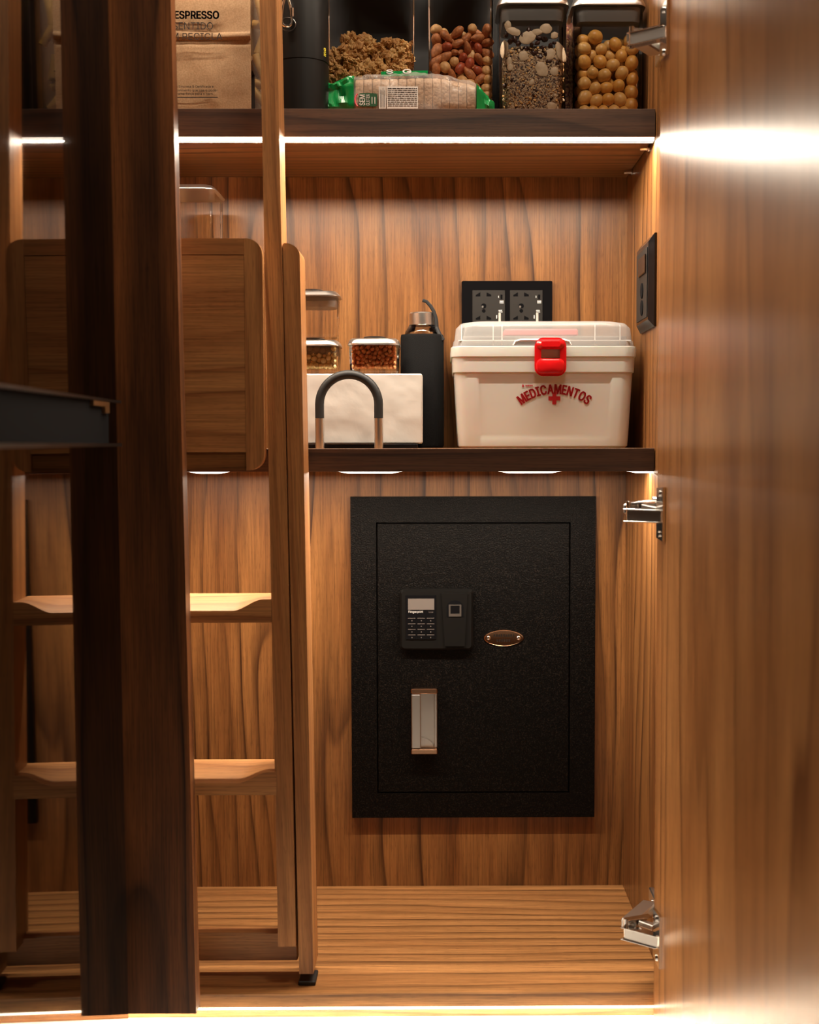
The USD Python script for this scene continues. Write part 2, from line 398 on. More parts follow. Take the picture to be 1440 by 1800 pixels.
def pack(lo, hi, R_, seed, iters=260):
    """Balls of radii R_ dropped into the box lo..hi and pushed apart."""
    rng = np.random.default_rng(seed); lo, hi = np.array(lo), np.array(hi); R_ = np.array(R_)[:, None]
    P = rng.random((len(R_), 3)) * (hi - lo) + lo
    for k in range(iters):
        P[:, 2] -= 0.0006 if k < iters * 0.8 else 0
        D = P[:, None] - P[None]; L = np.linalg.norm(D, axis=2) + 1e-9
        o = np.maximum(0, (R_ + R_.T) - L); np.fill_diagonal(o, 0)
        P += (D / L[..., None] * o[..., None]).sum(1) * 0.35
        P = np.clip(P, lo + R_, np.maximum(hi - R_, lo + R_ + 1e-6))
    return P


# ---------------------------------------------------------------- the setting
YB, YF, XR, XL = 1.960, 1.570, 0.2895, -0.452
Z_BASE, Z_MID, Z_UP, Z_TOP = 0.0445, 0.742, 1.196, 1.62
single('floor', cbox(-1.6, 2.2, -1.2, 1.60, -0.03, 0.0), 'marble', 'pale polished marble floor before the pantry', 'floor', kind='structure', loc=(0, 0, 0))

# ---------------------------------------------------------------- pantry cabinet
cab = thing('pantry_cabinet', 'built-in walnut veneer pantry with lit shelves and its right door open', 'cabinet', (0, 1.77, 0.0))
part(cab, 'back_panel', cbox(XL, XR + 0.018, YB, YB + 0.018, 0.0265, 1.9), 'veneer_upright', False)
part(cab, 'side_panel', cbox(XR, XR + 0.018, YF, YB, 0.0265, 1.9, 0.0006), 'veneer_upright', False)
part(cab, 'side_panel', cbox(XL - 0.018, XL, YF, YB + 0.018, 0.0265, 1.9, 0.0006), 'veneer_upright', False)
part(cab, 'base_panel', cbox(XL, XR, YF, YB, 0.0265, Z_BASE, 0.0006), 'veneer_base', False)
part(cab, 'plinth', cbox(XL, XR + 0.018, 1.60, 1.615, 0.0, 0.0265), 'veneer_level', False)
strip_lamp(XL + 0.02, XR - 0.002, 1.5755, 0.0228, 0.008, 105.0, (1.0, 0.84, 0.62))
bs = part(cab, 'base_light_strip', cbox(XL + 0.02, XR - 0.002, 1.571, 1.581, 0.0232, 0.0263), 'led_base', False, label='glowing light strip under the pantry base')


def shelf(zt, th, y0, strip_x, wavy=False, lamp=1.0):
    s = part(cab, 'shelf', cbox(XL, XR - 0.0012, y0 + 0.0012, YB, zt - th, zt, 0.0008), 'veneer_level', False)
    part(s, 'front_edging', cbox(XL, XR - 0.0012, y0, y0 + 0.0012, zt - th, zt, 0.0003), 'walnut_edge', False, label='dark walnut edging')
    n = 160; X = np.linspace(strip_x, XR - 0.0015, n); zu = zt - th
    if wavy:
        drop = np.zeros(n)
        for a, b in wavy:
            drop = np.maximum(drop, np.clip(np.minimum((X - a), (b - X)) / 0.012, 0, 1))
        zb = zu - 0.00012 - 0.0026 * drop
        yy = y0 + 0.0060
    else:
        zb = np.full(n, zu - 0.0040); yy = y0 + 0.0035
    rings = [np.array([(x, yy, zu - 0.0001), (x, yy + 0.007, zu - 0.0001), (x, yy + 0.007, b), (x, yy, b)]) for x, b in zip(X, zb)]
    yl_, zl_ = (y0 + 0.040, zu - 0.0002) if wavy else (yy + 0.0035, zu - 0.0043)
    strip_lamp(strip_x, XR - 0.0015, yl_, zl_, 0.004, LAMP * 2.5 * lamp)
    part(s, 'strip_channel', cbox(strip_x, XR - 0.0015, yl_ + 0.0062, yl_ + 0.0070, zl_ - (0.0004 if wavy else 0.0009), zu), 'dark_steel', False)
    part(s, 'light_strip', loft(rings), 'led', False, label='white glowing light strip')
    return s


x4 = [ax(p, 1.69, 830) for p in (330, 402, 594, 706, 878, 986, 1104, 1170)]
shelf(Z_UP, 0.0365, 1.702, XL + 0.01)
shelf(Z_MID, 0.0310, 1.690, XL + 0.01, wavy=list(zip(x4[0::2], x4[1::2])), lamp=0.76)
shelf(Z_TOP, 0.0350, 1.630, XL + 0.01, lamp=0.66)
for py, yy in ((257, 1.755), (303, 1.905)):
    zz = Z_UP - 0.0365 - 0.004
    pin = lathe(0, 0, [(0, 0), (0.0025, 0), (0.0025, 0.010), (0.0042, 0.0105), (0.0042, 0.013), (0, 0.013)], 14)
    pin.apply_transform(trimesh.transformations.rotation_matrix(pi / 2, (0, 1, 0))); pin.apply_translation((XR - 0.0132, yy, zz))
    part(cab, 'shelf_pin', pin, 'chrome')

# the open right door, its inner face towards the pantry's middle
DX, DY, SL = 0.2705, 1.560, math.tan(radians(3.0))
dn = np.array([-1, -SL, 0]) / sqrt(1 + SL * SL)          # inner face normal
dt = np.array([SL, -1, 0]) / sqrt(1 + SL * SL)           # from hinge side to free side


def on_door(s, off, z): return np.array([DX, DY, 0]) + dt * s + dn * off + np.array([0, 0, z])


door = part(cab, 'door', hull([on_door(s, o, z) for s in (0.0, 0.70) for o in (-0.019, 0) for z in (0.012, 1.88)]), 'veneer_door', False, label='open walnut door seen on its glossy inner face')


def hinge(z, flip=1):
    h = holder(cab, 'hinge')
    part(h, 'door_plate', hull([on_door(s, o, z + dz) for s, dz in ((0.010, -0.031), (0.010, 0.031), (0.044, -0.033), (0.044, 0.033)) for o in (0.0, 0.0036)]), 'chrome', False)
    for dz in (-0.025, 0.025):
        sc = trimesh.creation.cylinder(0.0042, 0.0016, sections=16)
        sc.apply_transform(trimesh.geometry.align_vectors((0, 0, 1), dn)); sc.apply_translation(on_door(0.027, 0.0045, z + dz)); part(h, 'screw', sc, 'chrome')
    K0, P0 = np.array([0.231, 1.560, z]), on_door(0.030, 0.002, z)
    for dz, t in ((-0.0105, 0.0014), (0.0045, 0.0014)):
        part(h, 'stirrup_arm', obox(K0 + (0, 0, dz), P0 + (0, 0, dz), 0.0135, t, 0.0004), 'chrome', False)
    part(h, 'stirrup_web', obox(K0 + (0.001, -0.005, -0.003), P0 + (0, -0.005, -0.003), 0.0012, 0.014, 0.0003), 'steel', False)
    pinm = trimesh.creation.cylinder(0.0032, 0.026, sections=18); pinm.apply_translation(K0 + (0.0035, 0.001, 0.001)); part(h, 'knuckle_pin', pinm, 'chrome')
    W = np.array([XR - 0.007, 1.662, z + 0.006]); K1 = np.array([0.240, 1.572, z + 0.004])
    part(h, 'arm_body', cat(obox(K1 + (-0.002, -0.006, 0), W + (-0.006, -0.035, 0), 0.021, 0.013, 0.0018), obox(K1 + (0.012, -0.004, 0.003), K1 + (0.030, -0.012, -0.001), 0.010, 0.007, 0.001)), 'steel', False)
    part(h, 'link', obox(K0 + (0.004, 0.004, 0.011), np.array([0.268, 1.575, z + 0.012]), 0.011, 0.0022, 0.0005), 'chrome', False)
    part(h, 'wall_plate', cat(cbox(XR - 0.0075, XR, 1.595, 1.672, z - 0.003, z + 0.015, 0.0015), cbox(XR - 0.002, XR, 1.622, 1.650, z - 0.022, z + 0.034, 0.0008)), 'steel', False)
    a = trimesh.creation.cylinder(0.003, 0.002, sections=14); a.apply_transform(trimesh.transformations.rotation_matrix(pi / 2, (0, 1, 0))); a.apply_translation((XR - 0.0084, 1.64, z + 0.006))
    part(h, 'screw', a, 'chrome')


for py in (60, 902, 1642):
    hinge(az(py, 1.545, 1140))

# ---------------------------------------------------------------- folded door leaves in front of the ladder
def plank(px, Y0, Y1, y_top=-560):
    """An upright board with front face Y0 whose front edges run through the given pixels (x at row 0, x at row 1782)."""
    P = []
    for (xa, xb) in px:
        sl = (xb - xa) / 1782.0
        for py in (y_top, 1782):
            p = at(xa + sl * py, py, Y=Y0); P += [p, (p[0], Y1, p[2])]
    return hull(P)


part(cab, 'front_stile', plank(((165, 201), (300, 345)), 1.530, 1.556), 'walnut_leaf', False, label='dark walnut front stile with flame grain')
# the dark gloss door stands open straight into the room, just left of the stile
cT, cB = (at(303, 0, Y=1.53) + at(106, 0, Y=1.53)) / 2, (at(347, 1782, Y=1.53) + at(145, 1782, Y=1.53)) / 2
yT, yB_ = float(at(190, 0, X=cT[0])[1]), float(at(226, 1782, X=cB[0])[1])


def door_x(z): return cB[0] + (cT[0] - cB[0]) * (z - cB[2]) / (cT[2] - cB[2])
def swing(y, z): return (door_y(z) - y) * math.tan(radians(1.2))
def door_y(z): return yB_ + (yT - yB_) * (z - cB[2]) / (cT[2] - cB[2])


gd = part(cab, 'door', hull([(door_x(z) - o + swing(y if y < 1 else door_y(z), z), y if y < 1 else door_y(z), z) for z in (0.010, 1.88) for o in (0.0, 0.019) for y in (0.72, 1.5)]), 'gloss_dark', False, label='dark high-gloss door that mirrors the ladder and shelves')
YH = door_y(0.76)
xd = door_x(0.78)
zt_, zb_ = az(709, YH, 196), az(779, YH, 196)


def on_gloss(y0, y1, o0, o1, z0, z1):
    return hull([(xd + o + swing(y, 0.78), y, z) for y in (y0, y1) for o in (o0, o1) for z in (z0, z1)])


part(gd, 'handle_rail', on_gloss(0.80, YH, -0.004, 0.006, zt_, zt_ + 0.003), 'dark_steel', False)
part(gd, 'handle_rail', on_gloss(0.80, YH, -0.004, 0.006, zb_ - 0.004, zb_), 'dark_steel', False)
part(gd, 'handle_recess', on_gloss(0.80, YH - 0.045, -0.004, 0.0016, zb_, zt_), 'void_black', False)
part(gd, 'latch', cat(on_gloss(YH - 0.125, YH - 0.055, 0, 0.0055, zt_ - 0.006, zt_ - 0.0004), on_gloss(YH - 0.075, YH - 0.055, 0, 0.0055, zt_ - 0.013, zt_ - 0.005)), 'bronze', False, label='bronze latch')

# ---------------------------------------------------------------- ladder
lad = thing('step_ladder', 'folded light wood step ladder leaning inside the pantry behind the dark stile', 'ladder', (ax(280, 1.6, 1700), 1.62, Z_BASE))


def yl(py): return 1.636 - 0.048 * py / 1720.0         # front plane of the leaning ladder


def stile(xa_top, xb_top, y_top, xa_bot, xb_bot, y_bot, dep, dy=0.0, rtop=0.0, rside=1):
    """Rail of the ladder: front edges at the given pixels; depth dep; one rounded top corner."""
    pts = []
    def fp(x, y): return at(x, y, Y=yl(y) + dy)
    if rtop:
        R_ = rtop
        k = (xb_bot - xb_top) / (y_bot - y_top)
        outline = [(xa_bot, y_bot), (xb_bot, y_bot)]
        w = xb_top - xa_top
        for i in range(9):
            t = i / 8 * pi / 2
            outline.append((xb_top - w * (1 - cos(t)) * R_ + k * 0, y_top + 22 * (1 - sin(t))))
        outline += [(xa_top, y_top + 2)]
    else:
        outline = [(xa_bot, y_bot), (xb_bot, y_bot), (xb_top, y_top), (xa_top, y_top)]
    for x, y in outline:
        p = fp(x, y); pts += [p, p + (0, dep, 0)]
    return hull(pts)


UPR, LEV = 'ladder_upright', 'ladder_level'
part(lad, 'stile', stile(451, 481, -260, 489, 520, 1664, 0.055), UPR, False)
part(lad, 'stile', stile(203, 235, -260, 236, 268, 1664, 0.055), UPR, False)
part(lad, 'rear_leg', stile(497, 527, 427, 526, 551, 1712, 0.060, 0.004, 0.9), UPR, False)
part(lad, 'rear_leg', stile(168, 196, 427, 200, 226, 1712, 0.060, 0.004), UPR, False)
for xa in (540, 215):
    f_ = at(xa, 1714, Y=yl(1712) + 0.02)
    part(lad, 'foot', cbox(f_[0] - 0.010, f_[0] + 0.0125, 1.593, 1.63, Z_BASE + 0.0002, Z_BASE + 0.006, 0.0012), 'rubber', False)
# platform: four frame boards round a cross-grain centre, standing folded
Yp = 1.602
def pf(x, y, d=0.0): p = at(x, y, Y=Yp + d); return p
zt1, zb1 = az(419, Yp, 400), az(827, Yp, 400)
xl1, xr1 = ax(236, Yp, 600), ax(463, Yp, 620)
cor = Polygon(rrect(xr1 - xl1, zt1 - zb1, 0.021, 8)); cor = affinity.translate(cor, (xl1 + xr1) / 2, (zt1 + zb1) / 2)
xi, zi0, zi1 = xr1 - 0.0235, zt1 - 0.0205, zb1 + 0.0235
xi0 = xl1 + 0.0235
def pboard(name, poly, m, proud=0.0):
    part(plat, name, extr_front(poly, Yp + 0.020, 0.020 + proud), m, False)
plat = holder(lad, 'platform')
pboard('end_board', cor.intersection(sbox(xi + 0.0003, -9, 9, 9)), UPR)
pboard('end_board', cor.intersection(sbox(-9, -9, xi0 - 0.0003, 9)), UPR)
pboard('edge_board', cor.intersection(sbox(xi0, zi0 + 0.0004, xi, 9)), LEV)
pboard('edge_board', cor.intersection(sbox(xi0, -9, xi, zi1 - 0.0004)), 'veneer_level', -0.002)
pboard('centre_board', sbox(xi0, zi1, xi, zi0), LEV, -0.0006)


def tread(x0, x1, y_back, y_bot, y_front, dep=0.066):
    """A scooped tread: full height at its ends, its top carved down to a thinner front in the middle."""
    Y0 = yl(y_bot) + 0.0; zb = az(y_bot, Y0, 300); zt = az(y_back, Y0 + dep, 300); zf = az(y_front, Y0, 300)
    X0, X1 = ax(x0, Y0, y_bot), ax(x1, Y0, y_bot); n, k = 61, 9
    U = np.linspace(X0, X1, n); Vv = np.linspace(0, 1, k)
    e = np.minimum(U - X0, X1 - U); s = np.clip((e - 0.010) / 0.040, 0, 1); s = s * s * (3 - 2 * s)
    top = [[(u, Y0 + dep * (1 - v), zt - (zt - zf) * si * v ** 1.0) for v in Vv] for u, si in zip(U, s)]
    rings = []
    for i, u in enumerate(U):
        rings.append(np.array(top[i] + [(u, Y0, zb), (u, Y0 + dep, zb)]))
    t = loft(rings); t.fix_normals(); return t


part(lad, 'tread', tread(254, 477, 1043, 1095, 1074), LEV, 35)
part(lad, 'tread', tread(260, 486, 1335, 1398, 1377), LEV, 35)
rl = yl(1690) + 0.030
part(lad, 'bottom_rail', cbox(ax(226, rl, 1660), ax(523, rl, 1660), rl, rl + 0.022, az(1689, rl, 400), az(1640, rl, 400), 0.0012), LEV, False)

# ---------------------------------------------------------------- safe
YS = 1.948
sx0, sx1, sz1, sz0 = ax(617.5, YS, 1150), ax(1046.5, YS, 1150), az(873, YS), az(1437, YS)
safe = thing('wall_safe', 'black textured steel safe set in the back panel of the lower compartment', 'safe', ((sx0 + sx1) / 2, YS, sz0))
dx0, dx1, dz1, dz0 = ax(664, YS, 1150), ax(1000.5, YS, 1150), az(920, YS), az(1392, YS)
fr = shapely.difference(sbox(sx0, sz0, sx1, sz1), sbox(dx0 - 0.0016, dz0 - 0.0016, dx1 + 0.0016, dz1 + 0.0016))
part(safe, 'frame_plate', extr_front(fr, YB - 0.0002, YB - YS), 'safe_coat', False)
part(safe, 'door_panel', cbox(dx0, dx1, YS - 0.0004, YB - 0.0002, dz0, dz1, 0.001), 'safe_coat', False)
part(safe, 'recess_backing', cbox(dx0 - 0.003, dx1 + 0.003, YB - 0.0012, YB - 0.0003, dz0 - 0.003, dz1 + 0.003), 'void_black', False)
YK = YS - 0.0006
kx0, kx1, kz1, kz0 = ax(703, YK - 0.014, 1090), ax(832, YK - 0.014, 1090), az(1036, YK - 0.014), az(1143, YK - 0.014)
kc = ((kx0 + kx1) / 2, (kz0 + kz1) / 2); kw, kh = kx1 - kx0, kz1 - kz0


def front_loft(cx, cz, secs, n=6):
    """Stacked rounded rectangles growing from the wall towards the room: (Y, w, h, r)."""
    t = loft([np.column_stack([rrect(w, h, r, n)[:, 0] + cx, np.full(4 * (n + 1), Y), rrect(w, h, r, n)[:, 1] + cz]) for Y, w, h, r in secs]); t.fix_normals(); return t


kp = part(safe, 'keypad', front_loft(*kc, [(YK, kw, kh, 0.006), (YK - 0.010, kw, kh, 0.006), (YK - 0.014, kw - 0.006, kh - 0.006, 0.005)]), 'black_plastic', 30)
Yk = YK - 0.0141
kxx = lambda p: ax(p, Yk, 1090)
kzz = lambda p: az(p, Yk)
part(kp, 'key_plate', cbox(kxx(713), kxx(767), Yk - 0.0012, Yk, kzz(1124), kzz(1046), 0.0004), 'black_gloss', False)
part(kp, 'screen', cbox(kxx(717.5), kxx(763.5), Yk - 0.0018, Yk - 0.0012, kzz(1071.5), kzz(1052)), 'screen_grey', False, label='small grey display')
part(kp, 'lettering', text_front('Fingerprint', kxx(718.5), Yk - 0.0012, kzz(1077), 0.0036, kxx(744) - kxx(718.5)), 'white_mark', False)
part(kp, 'lettering', text_front('Lock', kxx(754), Yk - 0.0012, kzz(1077), 0.0026, kxx(762) - kxx(754)), 'screen_grey', False)
for r_ in range(4):
    for c_ in range(3):
        x_, y_ = 717.5 + c_ * 16.5, 1086 + r_ * 9.8
        k_ = part(kp, 'key', cbox(kxx(x_), kxx(x_ + 13), Yk - 0.0020, Yk - 0.0012, kzz(y_ + 8), kzz(y_ - 0.2), 0.0002), 'black_gloss', False)
        part(kp, 'key_line', cbox(kxx(x_), kxx(x_ + 13), Yk - 0.0022, Yk - 0.0020, kzz(y_ + 0.7), kzz(y_ - 0.4)), 'screen_grey', False)
        part(kp, 'key_dot', cbox(kxx(x_ + 6), kxx(x_ + 7.6), Yk - 0.0021, Yk - 0.0020, kzz(y_ + 5.6), kzz(y_ + 3.8)), 'screen_grey', False)
trap = Polygon([(kxx(776), kzz(1043)), (kxx(822), kzz(1043)), (kxx(817), kzz(1135)), (kxx(782), kzz(1135))])
part(kp, 'sensor_housing', extr_front(trap, Yk, 0.004), 'sensor_black', False)
arch = shapely.union_all([sbox(kxx(785.5), kzz(1084), kxx(815), kzz(1063)), Point(kxx(800), kzz(1063)).buffer(kxx(814.8) - kxx(800), 12)])
arch = affinity.scale(arch, 1, 0.82, origin=(kxx(800), kzz(1084)))
part(kp, 'sensor_recess', extr_front(arch, Yk - 0.004, 0.0004), 'void_black', False)
part(kp, 'sensor_rim', extr_front(shapely.difference(sbox(kxx(789), kzz(1083), kxx(811), kzz(1062)), sbox(kxx(792), kzz(1078), kxx(808), kzz(1064))), Yk - 0.0044, 0.0012), 'steel', False)
part(kp, 'sensor_window', cbox(kxx(792), kxx(808), Yk - 0.0050, Yk - 0.0044, kzz(1078), kzz(1064)), 'black_gloss', False)
# badge
bxc, bzc = ax(885.5, YK, 1120), az(1121.5, YK); bw = ax(921, YK, 1120) - ax(850, YK, 1120); bh = az(1107, YK) - az(1136, YK)
th_ = np.linspace(0, 2 * pi, 49)[:-1]
oval = np.column_stack([np.sign(np.cos(th_)) * abs(np.cos(th_)) ** 1.15 * bw / 2, np.sin(th_) * bh / 2])
rg = lambda s, Y: np.column_stack([bxc + oval[:, 0] * s, np.full(48, Y), bzc + oval[:, 1] * s])
bt = loft([rg(1, YK), rg(1, YK - 0.0012), rg(0.965, YK - 0.002), rg(0.90, YK - 0.0014)]); bt.fix_normals()
bd = part(safe, 'badge', bt, 'copper', 30, label='oval polished metal badge')
for p_ in (859, 912):
    sc = trimesh.creation.icosphere(2, 0.0034); sc.vertices *= (1, 0.45, 1); sc.apply_translation((ax(p_, YK, 1120), YK - 0.0016, bzc)); part(bd, 'screw', sc, 'chrome')
for (za, xa, xb) in ((1117, 868, 902), (1126, 873, 896)):
    seg = []
    x_ = xa
    while x_ < xb:
        seg.append(cbox(ax(x_, YK, 1120), ax(x_ + 2.6, YK, 1120), YK - 0.0018, YK - 0.0014, az(za + 2.2, YK), az(za - 2.2, YK))); x_ += 4.2
    part(bd, 'engraving', cat(*seg), 'dark_steel', False)
# pull handle
hx = lambda p: ax(p, YK - 0.01, 1265)
hz = lambda p: az(p, YK - 0.01)
hd = holder(safe, 'pull_handle', 'recessed brushed steel pull handle')
part(hd, 'cup', cbox(hx(724), hx(768.5), YK - 0.002, YK, hz(1318), hz(1214)), 'steel', False)
n_ = 10
scoop = [np.array([(hx(739), YK - 0.002, z), (hx(739), YK - 0.016, z)] + [(hx(739) + (hx(766) - hx(739)) * (i / n_), YK - 0.0022 - 0.012 * (1 - (i / n_)) ** 2.2, z) for i in range(n_ + 1)][1:]) for z in (hz(1317), hz(1215))]
part(hd, 'grip', cbox(hx(723.5), hx(740), YK - 0.017, YK - 0.002, hz(1314), hz(1219), 0.0012), 'steel', False)
part(hd, 'lip', cbox(hx(763.5), hx(768.5), YK - 0.010, YK - 0.002, hz(1314), hz(1219), 0.0008), 'steel', False)
for (ya, yb_) in ((1209, 1218), (1315, 1324)):
    part(hd, 'end_cap', cbox(hx(723), hx(769), YK - 0.018, YK, hz(yb_), hz(ya), 0.0012), 'copper', False)
for s_, yb_ in ((1, 1218.5), (-1, 1314.5)):
    R_ = hx(762) - hx(740)
    q = Point(hx(740), hz(yb_)).buffer(R_, 10).intersection(sbox(hx(740), hz(yb_) - R_ if s_ > 0 else hz(yb_), hx(763), hz(yb_) if s_ > 0 else hz(yb_) + R_))
    q = affinity.scale(q, 1, 0.78, origin=(hx(740), hz(yb_)))
    part(hd, 'corner_bracket', extr_front(q, YK - 0.002, 0.005), 'steel', False)

# ---------------------------------------------------------------- sockets
YP = YB - 0.0085
ds = thing('double_socket', 'black double power outlet with charging ports on the back panel behind the medicine box', 'power outlet', (ax(891, YP, 560), YB, az(600, YP)))
part(ds, 'plate', front_loft(ax(891.5, YP, 560), (az(493, YP) + az(606, YP)) / 2, [(YB - 0.0002, ax(971, YP) - ax(812, YP), az(493, YP) - az(606, YP), 0.002), (YP, ax(970.5, YP) - ax(812.5, YP), az(493.5, YP) - az(605, YP), 0.002)]), 'black_gloss', 30)
for x0_ in (830.5, 896.5):
    q = lambda p: ax(x0_ + p, YP - 0.001, 550)
    w_ = lambda p: az(510 + p, YP - 0.001)
    md = part(ds, 'outlet_insert', cbox(q(0), q(57.5), YP - 0.0012, YP, w_(86), w_(0), 0.0004), 'charcoal', False, label='charcoal outlet insert')
    Y1 = YP - 0.0012
    holes = []
    for cx_, sgn in ((10, -1), (29, 1)):
        for yo in (0, 41):
            holes.append(Polygon([(q(cx_ - 4), w_(yo + 10 - 1.5 - sgn * 0)), (q(cx_ + 4), w_(yo + 4 if sgn < 0 else yo + 7)), (q(cx_ + 4), w_(yo + 11)), (q(cx_ - 4), w_(yo + 11))] if sgn < 0 else
                         [(q(cx_ - 4), w_(yo + 4)), (q(cx_ + 4), w_(yo + 8)), (q(cx_ + 4), w_(yo + 11)), (q(cx_ - 4), w_(yo + 11))]))
    holes += [Point(q(20), w_(28)).buffer(q(4.5) - q(0), 8), Point(q(20), w_(36.5)).buffer(q(3.2) - q(0), 8)]
    for hpoly in holes:
        part(md, 'pin_hole', extr_front(hpoly, Y1, 0.0003), 'void_black', False)
    part(md, 'contact', cbox(q(16.5), q(19.5), Y1 - 0.0006, Y1 - 0.0003, w_(31), w_(27.5)), 'steel', False)
    part(md, 'charging_port', cbox(q(49.5), q(53), Y1 - 0.0004, Y1, w_(16), w_(8), 0.0001), 'void_black', False)
    part(md, 'charging_port', cbox(q(46), q(50), Y1 - 0.0004, Y1, w_(56), w_(40), 0.0001), 'label_white', False, label='pale charging port')
    part(md, 'port_mark', cat(cbox(q(45.3), q(46.6), Y1 - 0.0003, Y1, w_(13.5), w_(10)), cbox(q(48), q(55), Y1 - 0.0003, Y1, w_(20.5), w_(18.7)), cbox(q(48), q(55), Y1 - 0.0003, Y1, w_(23.2), w_(21.8)),
                              cbox(q(46), q(52.5), Y1 - 0.0003, Y1, w_(36.5), w_(35)), cbox(q(46.5), q(53), Y1 - 0.0003, Y1, w_(39.2), w_(37.8)), cbox(q(42), q(43.6), Y1 - 0.0003, Y1, w_(50), w_(44))), 'white_mark', False)

yA, yBk = 1.688, 1.806
zt2, zb2 = float(at(1153, 411, X=XR)[2]), float(at(1153, 574, X=XR)[2])
sp = thing('side_socket', 'black outlet panel standing proud of the right side wall above the medicine box', 'power outlet', (XR, (yA + yBk) / 2, zb2))
ring = lambda X, i: np.array([(X, yA + i, zb2 + i), (X, yBk - i, zb2 + i), (X, yBk - i, zt2 - i), (X, yA + i, zt2 - i)])
pl = loft([ring(XR - 0.0002, 0), ring(XR - 0.003, 0), ring(XR - 0.010, 0.010)]); pl.fix_normals()
part(sp, 'plate', pl, 'black_gloss', False)
Xs = XR - 0.010
ins = part(sp, 'outlet_insert', cbox(Xs - 0.001, Xs, yA + 0.016, yBk - 0.014, zb2 + 0.014, zt2 - 0.016, 0.0004), 'charcoal', False)
hL = zt2 - zb2
part(ins, 'rocker', cbox(Xs - 0.0032, Xs - 0.001, yA + 0.020, yBk - 0.040, zb2 + hL * 0.60, zb2 + hL * 0.80, 0.0008), 'black_gloss', False)
for zc_ in (0.24, 0.43):
    c_ = trimesh.creation.cylinder(0.0105, 0.0012, sections=24); c_.apply_transform(trimesh.transformations.rotation_matrix(pi / 2, (0, 1, 0))); c_.apply_translation((Xs - 0.0014, (yA + yBk) / 2 - 0.005, zb2 + hL * zc_))
    part(ins, 'pin_hole', c_, 'void_black')

# ---------------------------------------------------------------- medicine box
YM = 1.776                                     # front of the box at its rim
mx = lambda p: ax(p, YM, 680)
mz = lambda p: az(p, YM, 960)
mcx = mx(957.5)
mb = thing('medicine_box', 'white plastic first aid box with frosted lid and red latch', 'box', (mcx, YM + 0.09, Z_MID))
DEP = 0.172


def mbody(z, half_w, dep_off, rec, r=0.018):
    """Outline of the box at height z with a shallow panel recessed in its front."""
    w, d = 2 * half_w, DEP - 2 * dep_off
    base = rrect(w, d, r, 6)
    # front edge runs from the 3rd corner (-,-) to the 4th (+,-): insert the recess steps
    i = 3 * 7 - 1 + 0
    pts = list(map(tuple, base)); out = []
    for k, p_ in enumerate(pts):
        out.append(p_)
        if k == 2 * 7 + 6:
            xa, yv = half_w - 0.034, -d / 2
            out += [(-xa - 0.004, yv), (-xa, yv + rec), (xa, yv + rec), (xa + 0.004, yv)]
    o = np.array(out)
    return np.column_stack([o[:, 0] + mcx, o[:, 1] + YM + DEP / 2, np.full(len(o), z)])


hw = lambda a, b: (mx(b) - mx(a)) / 2
zr = mz(655); z0m = Z_MID + 0.0002
body = loft([mbody(z0m, hw(814, 1106), 0.010, 0.0, 0.016), mbody(z0m + 0.003, hw(809, 1110), 0.0075, 0.0, 0.018), mbody(z0m + 0.014, hw(807.5, 1111), 0.0068, 0.0002), mbody(z0m + 0.020, hw(807, 1111.5), 0.0066, 0.0016),
             mbody(zr - 0.012, hw(801, 1115.5), 0.0042, 0.0016), mbody(zr - 0.004, hw(800.5, 1116), 0.004, 0.0003), mbody(zr, hw(800, 1116.5), 0.0038, 0), mbody(zr + 0.0012, hw(797, 1118.5), 0.0022, 0), mbody(mz(628), hw(796, 1119.5), 0.0015, 0),
             mbody(mz(626), hw(793, 1122), 0.0, 0, 0.020), mbody(mz(610), hw(793, 1122), 0.0, 0, 0.020), mbody(mz(608), hw(795, 1120.5), 0.0008, 0, 0.020)], (True, False))
body.fix_normals()
mbn = part(mb, 'body', body, 'white_plastic', 35)
lid = [(mz(608) + 0.0003, hw(796, 1119), 0.0015), (mz(598), hw(798, 1118), 0.0022), (mz(596.5), hw(800, 1116), 0.003), (mz(575), hw(803, 1114), 0.0045), (mz(566), hw(812, 1106), 0.008), (mz(562.5), hw(826, 1092), 0.018)]
lm = loft([mbody(z, h_, o_, 0.0, 0.026) for z, h_, o_ in lid], (False, True)); lm.fix_normals()
part(mb, 'lid', lm, 'frosted', 35, label='frosted translucent lid')
for p_ in (812, 867.5, 883, 1047, 1091):
    part(mb, 'lid_rib', cbox(mx(p_) - 0.0008, mx(p_) + 0.0008, YM + 0.0075, YM + 0.0095, mz(606), mz(570)), 'white_rib', False)
part(mb, 'lid_ledge', cbox(mx(806), mx(1110), YM + 0.0060, YM + 0.0085, mz(598.6), mz(597)), 'white_rib', False)
part(mb, 'tray', cbox(mx(812), mx(1106), YM + 0.025, YM + 0.15, mz(607), mz(588), 0.002), 'grey_seal', False, label='grey inner tray under the lid')
arcp = [(mx(903), YM + 0.0035, mz(607)), (mx(907), YM + 0.0025, mz(600)), (mx(915), YM + 0.002, mz(598)), (mx(992), YM + 0.002, mz(598)), (mx(1000), YM + 0.0025, mz(600)), (mx(1004), YM + 0.0035, mz(607))]
part(mb, 'carry_handle', tube(arcp, 0.0020, 8), 'white_rib', 40, label='white folded carry handle')
rc = thing('red_case', 'red packet seen through the frosted lid of the first aid box', 'packet', (mx(955), YM + 0.03, mz(588)))
part(rc, 'packet', cbox(mx(888), mx(1020), YM + 0.028, YM + 0.075, mz(588) + 0.0003, mz(575), 0.002), 'pink_plastic', False)
